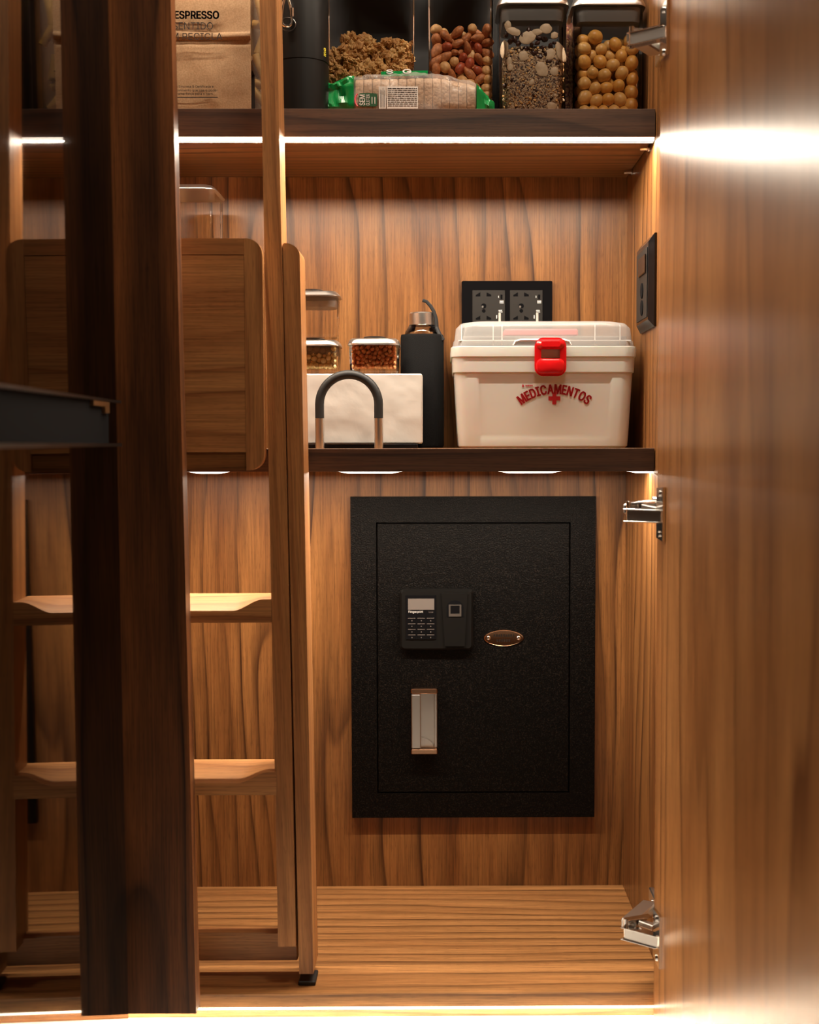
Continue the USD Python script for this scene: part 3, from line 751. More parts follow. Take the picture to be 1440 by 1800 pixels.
# latch
LY = YM - 0.001
lat = holder(mb, 'latch', 'red clip latch')
lx0, lx1, lz1, lz0 = mx(939.5), mx(995), mz(594), mz(661.5)
lw, lh, lcx, lcz = lx1 - lx0, lz1 - lz0, (lx0 + lx1) / 2, (lz0 + lz1) / 2
up_z, lo_z = mz(614.5), mz(630)
outer = affinity.translate(Polygon(rrect(lw, lh, 0.0125, 8)), lcx, lcz)
slot = sbox(mx(951), lo_z, mx(984), up_z)
part(lat, 'clip_plate', extr_front(shapely.difference(outer, slot), LY, 0.004), 'red_plastic', False)
up_p = affinity.translate(Polygon(rrect(lw * 0.86, mz(597) - mz(614), 0.006, 6)), lcx, (mz(597) + mz(614)) / 2)
part(lat, 'upper_boss', front_loft(lcx, (mz(597) + mz(614)) / 2, [(LY - 0.004, lw * 0.90, mz(597) - mz(614), 0.008), (LY - 0.0095, lw * 0.62, (mz(597) - mz(614)) * 0.55, 0.004)]), 'red_plastic', 30)
part(lat, 'lower_boss', front_loft(lcx, (mz(631) + mz(658)) / 2, [(LY - 0.004, lw * 0.92, mz(631) - mz(659), 0.009), (LY - 0.0075, lw * 0.86, (mz(631) - mz(659)) * 0.86, 0.008), (LY - 0.009, lw * 0.70, (mz(631) - mz(659)) * 0.62, 0.006)]), 'red_plastic', 30)
# printed lettering on the sloping front
z_a, z_b = z0m + 0.020, zr - 0.012
y_a, y_b = YM + 0.0066 + 0.0016, YM + 0.0042 + 0.0016


def yfront(z): return y_a + (y_b - y_a) * (z - z_a) / (z_b - z_a) - 0.0003


def onto_front(t):
    v = t.vertices.copy(); v[:, 1] = yfront(v[:, 2]) + (v[:, 1]) ; t.vertices = v; return t


word = 'MEDICAMENTOS'; glyphs = []
wd = {c: text(c, 0.0128, 0.0003, True).extents[0] * 0.70 for c in set(word)}
gap = 0.0009; tot = sum(wd[c] for c in word) + gap * (len(word) - 1)
R_ = (mx(1032) - mx(918)) / 2 / sin(radians(37)); arc = tot / R_; ccx, ccz = mx(975.5), mz(697) - R_ * 0 ; zc = mz(691.5) - R_
pos = -tot / 2
for c in word:
    t = text(c, 0.0128, 0.0003, True, 0.70); v = t.vertices; v[:, 0] -= v[:, 0].max() / 2
    t = cat(*[t.copy().apply_translation((o, 0, 0)) for o in (-0.00042, 0, 0.00042)]); v = t.vertices
    a = (pos + wd[c] / 2) / R_; pos += wd[c] + gap
    x_ = v[:, 0]; y_ = v[:, 1] + R_
    t.vertices = np.column_stack([ccx + x_ * cos(a) + y_ * sin(a), -v[:, 2], zc - x_ * sin(a) + y_ * cos(a)]); glyphs.append(t)
lt = part(mb, 'lettering', onto_front(cat(*glyphs)), 'red_print', False, label='red arched word MEDICAMENTOS')
cxx, czz, cr, ct = mx(975.5), mz(700), 0.0085, 0.0029
cross = shapely.union_all([sbox(cxx - cr, czz - ct, cxx + cr, czz + ct), sbox(cxx - ct, czz - cr, cxx + ct, czz + cr)])
part(mb, 'red_cross', onto_front(extr_front(cross, 0, 0.0003)), 'red_print', False, label='red cross')
mk = [Polygon([(mx(918), mz(679.5)), (mx(920), mz(674)), (mx(922.2), mz(679.5))])] + [sbox(mx(924.5 + k * 2.2), mz(678.6), mx(926 + k * 2.2), mz(676.2)) for k in range(6)]
part(mb, 'small_mark', onto_front(extr_front(shapely.union_all(mk), 0, 0.0003)), 'red_print', False)

# ---------------------------------------------------------------- middle shelf: tray, white box, handle, bottle, canisters
YW = 1.800
wx0, wx1, wz1 = ax(515, YW, 720), ax(742.5, YW, 720), az(656.5, YW)
tr = thing('carrying_tray', 'black tray with an upright U-shaped handle under the white box', 'tray', ((wx0 + wx1) / 2, 1.78, Z_MID))
part(tr, 'base', cbox(ax(525, 1.775), ax(735, 1.775), 1.775, 1.865, Z_MID + 0.0002, Z_MID + 0.006, 0.001), 'black_gloss', False)
Yh = 1.765
hxc, hr = (ax(562.5, Yh) + ax(666, Yh)) / 2, (ax(666, Yh) - ax(562.5, Yh)) / 2
zl = az(735, Yh); zc2 = az(662, Yh) - hr + 0.003
pth = [(hxc - hr, Yh, zl + 0.0002), (hxc - hr, Yh, zc2)] + [(hxc - hr * cos(t), Yh, zc2 + hr * sin(t)) for t in np.linspace(0, pi, 25)[1:-1]] + [(hxc + hr, Yh, zc2), (hxc + hr, Yh, zl + 0.0002)]
pth = np.array(pth); dense = []
for a, b in zip(pth[:-1], pth[1:]): dense += [a + (b - a) * k / 4 for k in range(4)]
gr = part(tr, 'handle_grip', tube(dense + [pth[-1]], 0.0063, 16), 'rubber', 40, label='black rubber handle grip')
for s_ in (-1, 1):
    part(tr, 'handle_leg', lathe(hxc + s_ * hr, Yh, [(0, Z_MID + 0.0003), (0.0064, Z_MID + 0.0003), (0.0064, zl), (0, zl)], 24), 'steel', 30, label='brushed steel handle leg')
    part(tr, 'bracket', cbox(hxc + s_ * hr - 0.004, hxc + s_ * hr + 0.004, Yh + 0.005, 1.777, Z_MID + 0.0003, Z_MID + 0.004), 'dark_steel', False)
wbz = Z_MID + 0.0064
wbm = cbox(wx0, wx1, YW, YW + 0.068, wbz, wz1, 0.002)
wbm = wbm.subdivide_to_size(0.012); v = wbm.vertices; nz = meshkit.fbm(v * 28, 3, 5) - 0.5; v[:, 1] += 0.003 * nz * (v[:, 1] < YW + 0.02); wbm.vertices = v
single('paper_wrapped_box', wbm, 'paper_white', 'white paper-wrapped box behind the U-shaped handle', 'box', smooth=20)

# insulated bottle
Yb_, bxm = 1.906, ax(742, 1.872, 650)
br = (ax(780.5, 1.872, 650) - ax(703.5, 1.872, 650)) / 2
bz = lambda p: az(p, Yb_)
bo = thing('water_bottle', 'glass water bottle in a black fabric sleeve with steel cap beside the white box', 'bottle', (bxm, Yb_, Z_MID))
sl_ = rloft(bxm, Yb_, [(Z_MID + 0.0003, 2 * br - 0.004, 2 * br - 0.004, 0.018), (Z_MID + 0.004, 2 * br, 2 * br, 0.020), (bz(595), 2 * br, 2 * br, 0.021), (bz(590), 2 * br - 0.002, 2 * br - 0.002, 0.021), (bz(589), 2 * br - 0.012, 2 * br - 0.012, 0.019)], 8)
part(bo, 'sleeve', sl_, 'neoprene', 40)
part(bo, 'neck', lathe(bxm, Yb_, [(br * 0.82, bz(590)), (br * 0.80, bz(584)), (br * 0.66, bz(576)), (br * 0.62, bz(572)), (br * 0.6, bz(572)), (br * 0.78, bz(585))], 40), 'clear_glass', 40, label='clear glass neck')
part(bo, 'cap', lathe(bxm, Yb_, [(0, bz(573)), (br * 0.585, bz(573)), (br * 0.60, bz(572)), (br * 0.60, bz(552)), (br * 0.56, bz(550)), (0, bz(550))], 40), 'steel', 30, label='brushed steel cap')
q = lambda px, py, y=Yb_ - 0.012: at(px, py, Y=y)
ctrl = np.array([q(743, 528), q(750, 530), q(757, 538), q(763, 548), q(767, 562), q(768, 576), q(773, 588, Yb_ - 0.02), q(779, 598, Yb_ - 0.02)])
tt = np.linspace(0, len(ctrl) - 1, 40); cp = np.column_stack([np.interp(tt, range(len(ctrl)), ctrl[:, k]) for k in range(3)])
part(bo, 'strap', tube(cp, np.linspace(0.0026, 0.0032, 40), 8), 'black_matte', 40, label='black carry strap')


def canister(name, label, x0, x1, yf, dep, z0, z1, lidh, group=None, seal=True, button=True, lid_m='steel', over=0.003, r=0.016, seal_h=0.016):
    cx, cy, w = (x0 + x1) / 2, yf + dep / 2, x1 - x0
    c = thing(name, label, 'container', (cx, cy, z0), group)
    zt = z1 - lidh
    o = [(z0 + 0.0003, w - 0.010, dep - 0.010, r * 0.8), (z0 + 0.004, w - 0.003, dep - 0.003, r), (zt, w, dep, r)]
    i = [(zt, w - 0.0024, dep - 0.0024, r - 0.001), (z0 + 0.006, w - 0.0056, dep - 0.0056, r - 0.001), (z0 + 0.0035, w - 0.010, dep - 0.010, r * 0.7)]
    bm = rloft(cx, cy, o, cap=(True, False)); part(c, 'body', bm, 'clear_plastic', 40, label='clear plastic body')
    part(c, 'lid', rloft(cx, cy, [(zt + 0.0002, w + 2 * over - 0.002, dep + 2 * over - 0.002, r + 0.002), (zt + 0.001, w + 2 * over, dep + 2 * over, r + 0.002), (zt + lidh * 0.25, w + 2 * over, dep + 2 * over, r + 0.002), (zt + lidh * 0.42, w + over, dep + over, r), (z1 - 0.002, w - 0.002, dep - 0.002, r), (z1, w - 0.008, dep - 0.008, r - 0.002)]), lid_m, 30, label='brushed steel lid')
    if seal:
        part(c, 'seal', rloft(cx, cy, [(zt - seal_h, w - 0.010, dep - 0.010, r - 0.003), (zt - seal_h * 0.6, w - 0.007, dep - 0.007, r - 0.002), (zt - 0.0002, w - 0.007, dep - 0.007, r - 0.002)]), 'grey_seal', 30)
    if button:
        part(c, 'button', lathe(cx, cy, [(0, z1), (w * 0.22, z1), (w * 0.22, z1 + 0.003), (w * 0.20, z1 + 0.004), (0, z1 + 0.004)], 28), 'dark_steel', 30)
    return c


Yc = 1.806
czb = wz1 + 0.0002
canister('food_canister', 'low steel-lidded canister of chickpeas standing on the left of the white box', ax(500, Yc), ax(597, Yc), Yc, 0.064, czb, az(597, Yc), 0.0095, seal_h=0.011, over=0.0015)
canister('food_canister', 'empty clear canister stacked on top of the chickpea canister', ax(497, Yc), ax(595, Yc), Yc + 0.002, 0.062, az(597, Yc) + 0.0045, az(510, Yc), 0.0085, seal_h=0.014)
canister('food_canister', 'low steel-lidded canister of orange lentils beside the black-sleeved bottle', ax(613, Yc), ax(702, Yc), Yc, 0.060, czb, az(594, Yc), 0.0105, seal=False, over=0.0015)
rng = np.random.default_rng(3)
zlo, zhi = czb + 0.007, az(631, Yc)
Rr = rng.uniform(0.0040, 0.0047, 120)
lo, hi = (ax(504, Yc), Yc + 0.004, zlo), (ax(592, Yc), Yc + 0.030, zhi + 0.02)
for i, p_ in enumerate(pack(lo, hi, Rr, 4)):
    if p_[1] > Yc + 0.022: continue
    b_ = spun(pebble((Rr[i],) * 3, i, 0.15, 1), rng); b_.apply_translation(p_)
    single('chickpea', b_, 'chickpea', 'pale yellow chickpea in the low canister on the white box', 'chickpea', 'chickpeas in the low canister', smooth=True, loc=p_)
# lentils: too many to count
ls = []
Rr = rng.uniform(0.0032, 0.0042, 230)
for i, p_ in enumerate(pack((ax(618, Yc), Yc + 0.004, zlo), (ax(697, Yc), Yc + 0.026, zlo + 0.05), Rr, 9, 200)):
    b_ = spun(pebble((Rr[i], Rr[i], Rr[i] * 0.75), i, 0.2, 1), rng); b_.apply_translation(p_); ls.append(b_)
single('orange_lentils', cat(*ls), 'lentil', 'heap of orange lentils inside the steel-lidded canister by the bottle', 'lentils', kind='stuff', smooth=True)

# stacked containers behind the ladder platform
Yq = 1.800
zq = az(420, Yq)
canister('food_canister', 'clear steel-lidded canister visible above the ladder platform', ax(285, Yq), ax(380, Yq), Yq, 0.095, Z_MID + 0.190, az(323, Yq), 0.008, seal=False)
canister('food_canister', 'clear canister hidden behind the ladder platform', ax(285, Yq), ax(380, Yq), Yq, 0.095, Z_MID, Z_MID + 0.1855, 0.008)

# ---------------------------------------------------------------- upper shelf
# kraft paper bags
def kraft_bag(x0, x1, yf, dep, z1, crease_z, seed):
    nx, nz, ny = 34, 60, 16
    def sheet(P, nrm, w1, w2, amp, cz):
        u = P.reshape(-1, 3)
        f = (meshkit.fbm(u * np.array([16, 16, 16]) + seed, 4, seed) - 0.5) * 2
        fold = np.exp(-((u[:, 2] - cz - 0.004 * (meshkit.noise(u * 20, seed) - 0.5)) / 0.0035) ** 2) * 0.0045 - np.exp(-((u[:, 2] - cz + 0.006) / 0.003) ** 2) * 0.003
        return (u + nrm * (f * amp + fold)[:, None]).reshape(P.shape)
    Z = np.linspace(Z_UP + 0.0004, z1, nz)
    per = [(x0, yf)] + [(x0 + (x1 - x0) * i / nx, yf) for i in range(1, nx)] + [(x1, yf)] + [(x1 + (-0.006 * sin(pi * j / ny)), yf + dep * j / ny) for j in range(1, ny)] + [(x1, yf + dep)] + [(x1 - (x1 - x0) * i / nx, yf + dep) for i in range(1, nx)] + [(x0, yf + dep)] + [(x0 + 0.006 * sin(pi * j / ny), yf + dep - dep * j / ny) for j in range(1, ny)]
    per = np.array(per); rings = []
    for z in Z:
        rings.append(np.column_stack([per, np.full(len(per), z)]))
    Rg = np.array(rings); e = Rg.copy()
    fm = np.isclose(per[:, 1], yf); sm = (np.abs(per[:, 0] - x1) < 0.007) & ~fm
    w = np.clip(np.minimum(Z - Z_UP, 0.01) / 0.01, 0, 1)[:, None]
    e[:, fm] = Rg[:, fm] + (sheet(Rg[:, fm], np.array([0, -1.0, 0]), 0, 0, 0.0035, crease_z) - Rg[:, fm]) * w[..., None]
    e[:, sm] = Rg[:, sm] + (sheet(Rg[:, sm], np.array([1.0, 0, 0]), 0, 0, 0.002, crease_z - 0.028) - Rg[:, sm]) * w[..., None]
    t = loft([r for r in e], (True, False)); t.fix_normals()
    return t


YG = 1.745
gx = lambda p: ax(p, YG, 100)
gz = lambda p: az(p, YG, 380)
crz = gz(64)
bag = thing('paper_bag', 'brown kraft paper coffee bag printed ESPRESSO left of the ladder rail', 'bag', ((gx(242) + gx(441)) / 2, YG + 0.04, Z_UP))
part(bag, 'bag', kraft_bag(gx(242), gx(441), YG, 0.085, gz(-70), crz, 2), 'kraft', 30)
pt = []
TY = YG - 0.0050
for o in (-0.0004, 0, 0.0004):
    pt.append(text_front('ESPRESSO', gx(309) + o, TY, gz(35), 0.0098, gx(387) - gx(309), True, depth=0.0006))
pt.append(text_front('SENTIDO', gx(306), TY, gz(54), 0.0094, gx(376) - gx(306), depth=0.0006))
pt.append(text_front('SEM RECICLA', gx(284), TY - 0.003, gz(73), 0.0086, gx(393) - gx(284), depth=0.0006))
for s_, yy, xe in (('Somos Empresa B Certificada e', 156, 376), ('um movimento que usa o poder', 162.5, 383), ('como uma força para o bem.', 168.5, 376)):
    pt.append(text_front(s_, gx(296), TY + 0.0002, gz(yy), 0.0030, gx(xe) - gx(296), depth=0.0006))
pt.append(cbox(gx(296), gx(383), TY, TY + 0.0004, gz(173.6), gz(172.2)))
part(bag, 'lettering', cat(*pt), 'print_brown', False, label='dark brown print')
fx = gx(441) + 0.0012
part(bag, 'printed_frame', cat(cbox(fx - 0.004, fx + 0.0004, YG + 0.022, YG + 0.0232, Z_UP + 0.008, gz(124)), cbox(fx - 0.004, fx + 0.0004, YG + 0.002, YG + 0.0232, gz(124), gz(123)), cbox(fx - 0.004, fx + 0.0004, YG + 0.002, YG + 0.0232, Z_UP + 0.008, Z_UP + 0.009)), 'print_brown', False)
# dried goods bag left of it (darker lumps), black bottles with carabiners


def carabiner(px, py_top, py_bot, Y, label):
    w = 0.0085; c = at(px, (py_top + py_bot) / 2, Y=Y); zt, zb = az(py_top, Y, px), az(py_bot, Y, px)
    path = []
    for t in np.linspace(0, 2 * pi, 41)[:-1]:
        zz = (zt + zb) / 2 + (zt - zb) / 2 * sin(t); ww = w * (0.72 - 0.28 * sin(t))
        path.append((c[0] + ww * np.sign(cos(t)) * abs(cos(t)) ** 0.6, Y + 0.002 * cos(t), zz))
    cb = thing('carabiner', label, 'carabiner', (c[0], Y, zb))
    part(cb, 'loop', tube(path, 0.0017, 8, True), 'chrome', 40)
    part(cb, 'gate_sleeve', tube([(c[0] + w * 0.8, Y + 0.0015, zb + (zt - zb) * a) for a in (0.35, 0.5, 0.65)], 0.0026, 8), 'chrome', 40)


def black_bottle(pxc, half, Y, label, carab, clabel):
    xc = ax(pxc, Y, 100); r = half
    b = thing('sports_bottle', label, 'bottle', (xc, Y, Z_UP))
    part(b, 'body', lathe(xc, Y, [(0, Z_UP + 0.0003), (r - 0.004, Z_UP + 0.0003), (r, Z_UP + 0.004), (r, az(117, Y)), (r - 0.0008, az(116.4, Y)), (r - 0.0008, az(115, Y)), (r, az(114.4, Y)), (r, 1.40), (r * 0.7, 1.43), (0, 1.43)], 48), 'black_plastic', 30)
    part(b, 'cap', lathe(xc, Y, [(0, 1.43), (r * 0.55, 1.43), (r * 0.55, 1.465), (0, 1.465)], 32), 'black_matte', 30)
    carabiner(*carab, Y - r - 0.003, clabel)
    ring = [(ax(carab[0] + 3, Y - r, 60) + 0.010 * cos(t), Y - r - 0.0015, az(carab[2] - 2, Y - r) + 0.009 * sin(t)) for t in np.linspace(0, 2 * pi, 25)[:-1]]
    part(b, 'loop_ring', tube(ring, 0.0007, 6, True), 'dark_steel', 40)
    return b


RB = 0.036
b1 = black_bottle(532, RB, 1.752, 'black bottle right of the ladder rail with yellow letters', (504, -4, 46), 'silver carabiner hanging on the black bottle beside the ladder rail')
t_ = text('mo', 0.0058, 0.0005, True); v = t_.vertices.copy(); ang = radians(56) + (0) * v[:, 0]
# wrapped on the bottle, reading upward
xc1 = ax(532, 1.752, 100); zz = az(93, 1.72) + v[:, 0]; aa = radians(66) - v[:, 1] / RB
t_.vertices = np.column_stack([xc1 + (RB + v[:, 2]) * np.sin(aa), 1.752 - (RB + v[:, 2]) * np.cos(aa), zz]); part(b1, 'lettering', t_, 'yellow_mark', False, label='yellow letters')

# pasta jar between coffee bag and ladder rail
YJ = 1.775
jx0, jx1 = ax(440, YJ, 100), ax(482, YJ, 100)
jar = thing('pasta_bag', 'clear bag of tube pasta beside the coffee bag', 'bag', ((jx0 + jx1) / 2, YJ + 0.025, Z_UP))
part(jar, 'film', rloft((jx0 + jx1) / 2, YJ + 0.028, [(Z_UP + 0.0004, 0.030, 0.048, 0.010), (Z_UP + 0.02, 0.0335, 0.054, 0.012), (1.37, 0.0335, 0.054, 0.012)], 6, (True, False)), 'film', 30)
for k, (px, py, a) in enumerate(((459, 22, 78), (458, 44, 5), (460, 74, 110), (470, 60, 60), (457, 118, 70), (460, 150, 20), (458, -8, 95), (468, 20, 100), (468, 120, 80), (459, 175, 50))):
    c = at(px, py, Y=YJ + 0.012 + 0.004 * (k % 3)); L, ro, ri = 0.036, 0.0058, 0.0043
    if a < 30: L = 0.022
    g = loft([np.column_stack([r_ * np.cos(th_[::3]), np.full(16, y_), r_ * np.sin(th_[::3])]) for r_, y_ in ((ro, -L / 2), (ro, L / 2), (ri, L / 2), (ri, -L / 2), (ro, -L / 2))], (False, False))
    g.apply_transform(trimesh.transformations.rotation_matrix(pi / 2, (0, 0, 1))); g.apply_transform(trimesh.transformations.rotation_matrix(radians(a), (0, 1, 0))); g.apply_translation(c)
    lo_z = g.bounds[0][2]
    if lo_z < Z_UP + 0.001: g.apply_translation((0, 0, Z_UP + 0.001 - lo_z))
    single('pasta_tube', g, 'pasta', 'yellow pasta tube in the clear bag by the coffee bag', 'pasta', 'pasta tubes in the clear bag', smooth=40)

# black bin behind the canisters
single('storage_bin', cbox(ax(560, 1.86), XR - 0.004, 1.892, 1.948, Z_UP + 0.0002, 1.52, 0.004), 'black_matte', 'large matte black storage bin behind the clear canisters on the top shelf', 'storage bin', smooth=False)

Yt = 1.752
tx = lambda p: ax(p, Yt, 100)
tz = lambda p: az(p, Yt, 900)


def topcan(label, a, b, yf, dep, z1, **k): return canister('storage_canister', label, ax(a, yf, 100), ax(b, yf, 100), yf, dep, Z_UP, z1, **k)


# granola canister
topcan('clear canister of brown granola behind the bread bag', 571, 729, 1.805, 0.060, 1.43, lidh=0.012, seal=False, r=0.010)
YGc = 1.808
single('granola', cbox(ax(577, YGc, 100), ax(724, YGc, 100), YGc + 0.016, YGc + 0.044, Z_UP + 0.005, az(92, YGc + 0.01), 0.003), 'granola_fill', 'loose granola filling the canister behind the bread', 'granola', kind='stuff', smooth=False)
rng = np.random.default_rng(12); grn = []
for row in range(10):
    for col in range(12):
        px = 580 + col * 12.6 + (row % 2) * 5 + rng.uniform(-3, 3); py = 140 - row * 7.6 + rng.uniform(-3, 3)
        topy = 66 + (7 if px > 650 else 0) + max(0, 612 - px) * 0.9
        if py < topy or px > 723: continue
        grn.append((px, py))
for k in range(14):
    px = 605 + k * 8.3; grn.append((px, 70 + (8 if px > 650 else 0) + rng.uniform(-3, 3)))
for i, (px, py) in enumerate(grn):
    p_ = at(px, py, Y=YGc + 0.008 + rng.uniform(0, 0.006))
    r = rng.uniform(0.0052, 0.0085)
    g = pebble((r * 1.1, r * rng.uniform(0.35, 0.7), r * rng.uniform(0.6, 1.0)), i, 0.75, 3, 2.2); spun(g, rng)
    p_[1] = max(p_[1], YGc + 0.0005 - (g.bounds[0][1]) )
    g.apply_translation(p_)
    single('granola_cluster', g, 'granola_light' if rng.random() < 0.45 else 'granola_dark', 'toasted granola cluster in the canister behind the bread bag', 'granola', 'granola clusters in the canister', smooth=40, loc=p_)

# mixed nuts canister
topcan('clear canister of mixed nuts behind the right end of the bread bag', 752, 868, 1.803, 0.062, 1.43, lidh=0.012, seal=False, r=0.010)
Yn = 1.807
nx0, nx1 = ax(757, Yn, 100), ax(866, Yn, 100)
Rr = rng.uniform(0.0068, 0.0088, 175)
Pn = pack((nx0, Yn, Z_UP + 0.006), (nx1, Yn + 0.034, Z_UP + 0.24), Rr, 21, 320)
for i, p_ in enumerate(Pn):
    k = rng.random(); R_ = Rr[i]
    if k < 0.45: g, mm, nm, lb, gp = pebble((R_ * 0.86, R_ * 0.72, R_ * 1.45), i, 0.10), 'almond_brown', 'almond', 'brown almond in the mixed nut canister', 'almonds in the nut canister'
    elif k < 0.62: g, mm, nm, lb, gp = pebble((R_ * 0.9, R_ * 0.8, R_ * 1.2), i, 0.12), 'nut_red', 'peanut', 'red-skinned peanut in the mixed nut canister', 'peanuts in the nut canister'
    else: g, mm, nm, lb, gp = pebble((R_ * 0.95, R_ * 0.9, R_ * 1.12), i, 0.14), 'nut_tan', 'hazelnut', 'pale hazelnut in the mixed nut canister', 'hazelnuts in the nut canister'
    if nm == 'almond': v = g.vertices; v[:, :2] *= (1 - 0.28 * (v[:, 2:] / (R_ * 1.45)))
    spun(g, rng); g.apply_translation(p_)
    over = Yn + 0.0003 - g.bounds[0][1]
    if over > 0: g.apply_translation((0, over, 0)); p_ = p_ + (0, over, 0)
    single(nm, g, mm, lb, 'nut', gp, smooth=True, loc=p_)

# muesli canister
Ym = 1.760
topcan('square steel-lidded canister of muesli with coconut flakes', 878, 998, Ym, 0.090, az(-14, Ym), lidh=0.0165, seal_h=0.020, r=0.015, button=False)
Yi = Ym + 0.0035
x0_, x1_ = ax(885, Yi, 100), ax(991, Yi, 100)
fl = rloft((x0_ + x1_) / 2, Yi + 0.040, [(Z_UP + 0.006, x1_ - x0_ - 0.004, 0.074, 0.010), (Z_UP + 0.05, x1_ - x0_, 0.078, 0.012), (az(95, Yi), x1_ - x0_, 0.078, 0.012), (az(75, Yi), x1_ - x0_ - 0.02, 0.05, 0.012)], 8)
fl = fl.subdivide_to_size(0.006); v = fl.vertices; v[:, 1] += 0.0015 * (meshkit.fbm(v * 160, 2, 3)); fl.vertices = v
single('muesli', fl, 'muesli_mix', 'fine oat muesli filling the square canister', 'muesli', kind='stuff', smooth=40)
rng = np.random.default_rng(31)
chips = [(903, 55, 13, 7), (928, 66, 15, 11), (960, 50, 11, 9), (945, 56, 10, 6), (887, 86, 7, 16), (986, 92, 8, 19), (952, 122, 11, 14), (920, 98, 9, 9), (968, 95, 9, 11), (975, 125, 8, 8), (897, 118, 6, 7), (935, 145, 5, 6), (895, 108, 5, 8), (893, 44, 6, 8), (970, 186, 9, 7), (975, 62, 7, 6)]
for i, (px, py, w_, h_) in enumerate(chips):
    p_ = at(px, py, Y=Yi + 0.0005); s_ = 0.00078
    g = pebble((w_ * s_, 0.0016, h_ * s_), i + 40, 0.28, 2, 1.5); g.apply_transform(trimesh.transformations.rotation_matrix(rng.uniform(-.4, .4), (0, 1, 0)))
    g.apply_translation((0, -0.0002 - g.bounds[0][1] * 0 + 0.0012, 0)); g.apply_translation(p_)
    single('coconut_chip', g, 'coconut', 'pale coconut flake among the muesli', 'coconut flake', 'coconut flakes in the muesli', smooth=40, loc=p_)
rs = [(945, 75), (958, 68), (968, 80), (905, 68), (912, 76), (897, 72), (925, 85), (940, 92), (955, 84), (975, 75), (930, 53), (950, 100), (890, 60), (965, 108), (948, 66), (980, 110), (918, 62), (935, 78), (960, 96), (943, 158), (938, 166), (920, 150), (962, 150), (905, 165), (970, 172), (888, 150), (900, 140)]
for i, (px, py) in enumerate(rs):
    p_ = at(px, py, Y=Yi + 0.0012); r = rng.uniform(0.0035, 0.0062) * (1 if py < 120 else 0.7)
    g = spun(pebble((r, r * 0.6, r * 0.75), i + 70, 0.4, 2, 2.0), rng); g.apply_translation(p_ + (0, r * 0.5, 0))
    single('raisin', g, 'raisin', 'dark raisin among the muesli', 'raisin', 'raisins in the muesli', smooth=40, loc=p_)
fk = []
for i in range(420):
    px, py = rng.uniform(885, 991), 192 - 110 * rng.random() ** 0.8
    p_ = at(px, py, Y=Yi + 0.0006); r = rng.uniform(0.0011, 0.0026)
    g = trimesh.creation.icosphere(1, 1.0); g.vertices *= (r, r * 0.4, r * rng.uniform(0.5, 0.9)); spun(g, rng); g.apply_translation(p_ + (0, 0.0018, 0)); fk.append(g)
single('oat_flakes', cat(*fk[:230]), 'coconut', 'small pale oat flakes pressed against the muesli canister', 'oats', kind='stuff', smooth=True)
single('oat_clusters', cat(*fk[230:]), 'granola_light', 'small toasted oat bits against the muesli canister', 'oats', kind='stuff', smooth=True)

# seed canister behind, between the two front canisters
Yz = 1.862
sc_ = thing('seed_jar', 'narrow dark jar of mixed seeds between the two square canisters', 'jar', (ax(1004, Yz, 100), Yz + 0.012, Z_UP))
part(sc_, 'body', rloft(ax(1003, Yz, 100), Yz + 0.012, [(Z_UP + 0.0004, 0.034, 0.022, 0.004), (1.40, 0.034, 0.022, 0.004)], 4, (True, False)), 'clear_plastic', 30)
part(sc_, 'seeds', cbox(ax(1003, Yz, 100) - 0.0145, ax(1003, Yz, 100) + 0.0145, Yz + 0.003, Yz + 0.021, Z_UP + 0.002, az(38, Yz), 0.002), 'seed_mix', False, kind='stuff')

# yellow nuts canister
Yy = 1.764
topcan('square steel-lidded canister of round yellow nuts nearest the open door', 1009, 1133, Yy, 0.088, az(-12, Yy), lidh=0.0165, seal_h=0.020, r=0.015, button=False)
Yi = Yy + 0.004
Rr = rng.uniform(0.0086, 0.0106, 110)
Py = pack((ax(1017, Yi, 100), Yi, Z_UP + 0.006), (ax(1125, Yi, 100), Yi + 0.060, Z_UP + 0.20), Rr, 8, 320)
for i, p_ in enumerate(Py):
    R_ = Rr[i]; g = spun(pebble((R_ * 0.95, R_ * 0.95, R_ * 1.1), i, 0.07), rng); g.apply_translation(p_)
    single('yellow_nut', g, 'nut_yellow_pale' if rng.random() < 0.4 else 'nut_yellow', 'round yellow nut in the square canister nearest the open door', 'nut', 'yellow nuts in the square canister', smooth=True, loc=p_)

# ---------------------------------------------------------------- bread bag
YBr = 1.738
dB = 0.060
rx = lambda p: ax(p, YBr, 160)
rz = lambda p: az(p, YBr, 700)
bread = thing('bread_bag', 'plastic bag of sliced gluten-free bread with green ends lying on the top shelf', 'bread', ((rx(550) + rx(872)) / 2, YBr + dB / 2, Z_UP))


def bsec(px, top, halfd, z0=Z_UP + 0.0008, n=36, amp=0.0022, seed=1, fy=0.0, shrink=0.0):
    x = rx(px); zt = rz(top); H = zt - z0; cz = (zt + z0) / 2; a = np.arange(n) * 2 * pi / n; e = 0.55
    y = YBr + dB / 2 + fy + np.sign(np.cos(a)) * abs(np.cos(a)) ** e * (halfd - shrink); z = cz + np.sign(np.sin(a)) * abs(np.sin(a)) ** e * (H / 2 - shrink)
    P = np.column_stack([np.full(n, x), y, z])
    f = meshkit.fbm(P * np.array([45, 70, 70]) + seed, 3, seed) - 0.5
    P[:, 1] += f * amp * 2 * np.sign(np.cos(a)); P[:, 2] += np.where(np.sin(a) > 0.2, f * amp * 1.5, 0)
    P[:, 2] = np.maximum(P[:, 2], Z_UP + 0.0004)
    return P


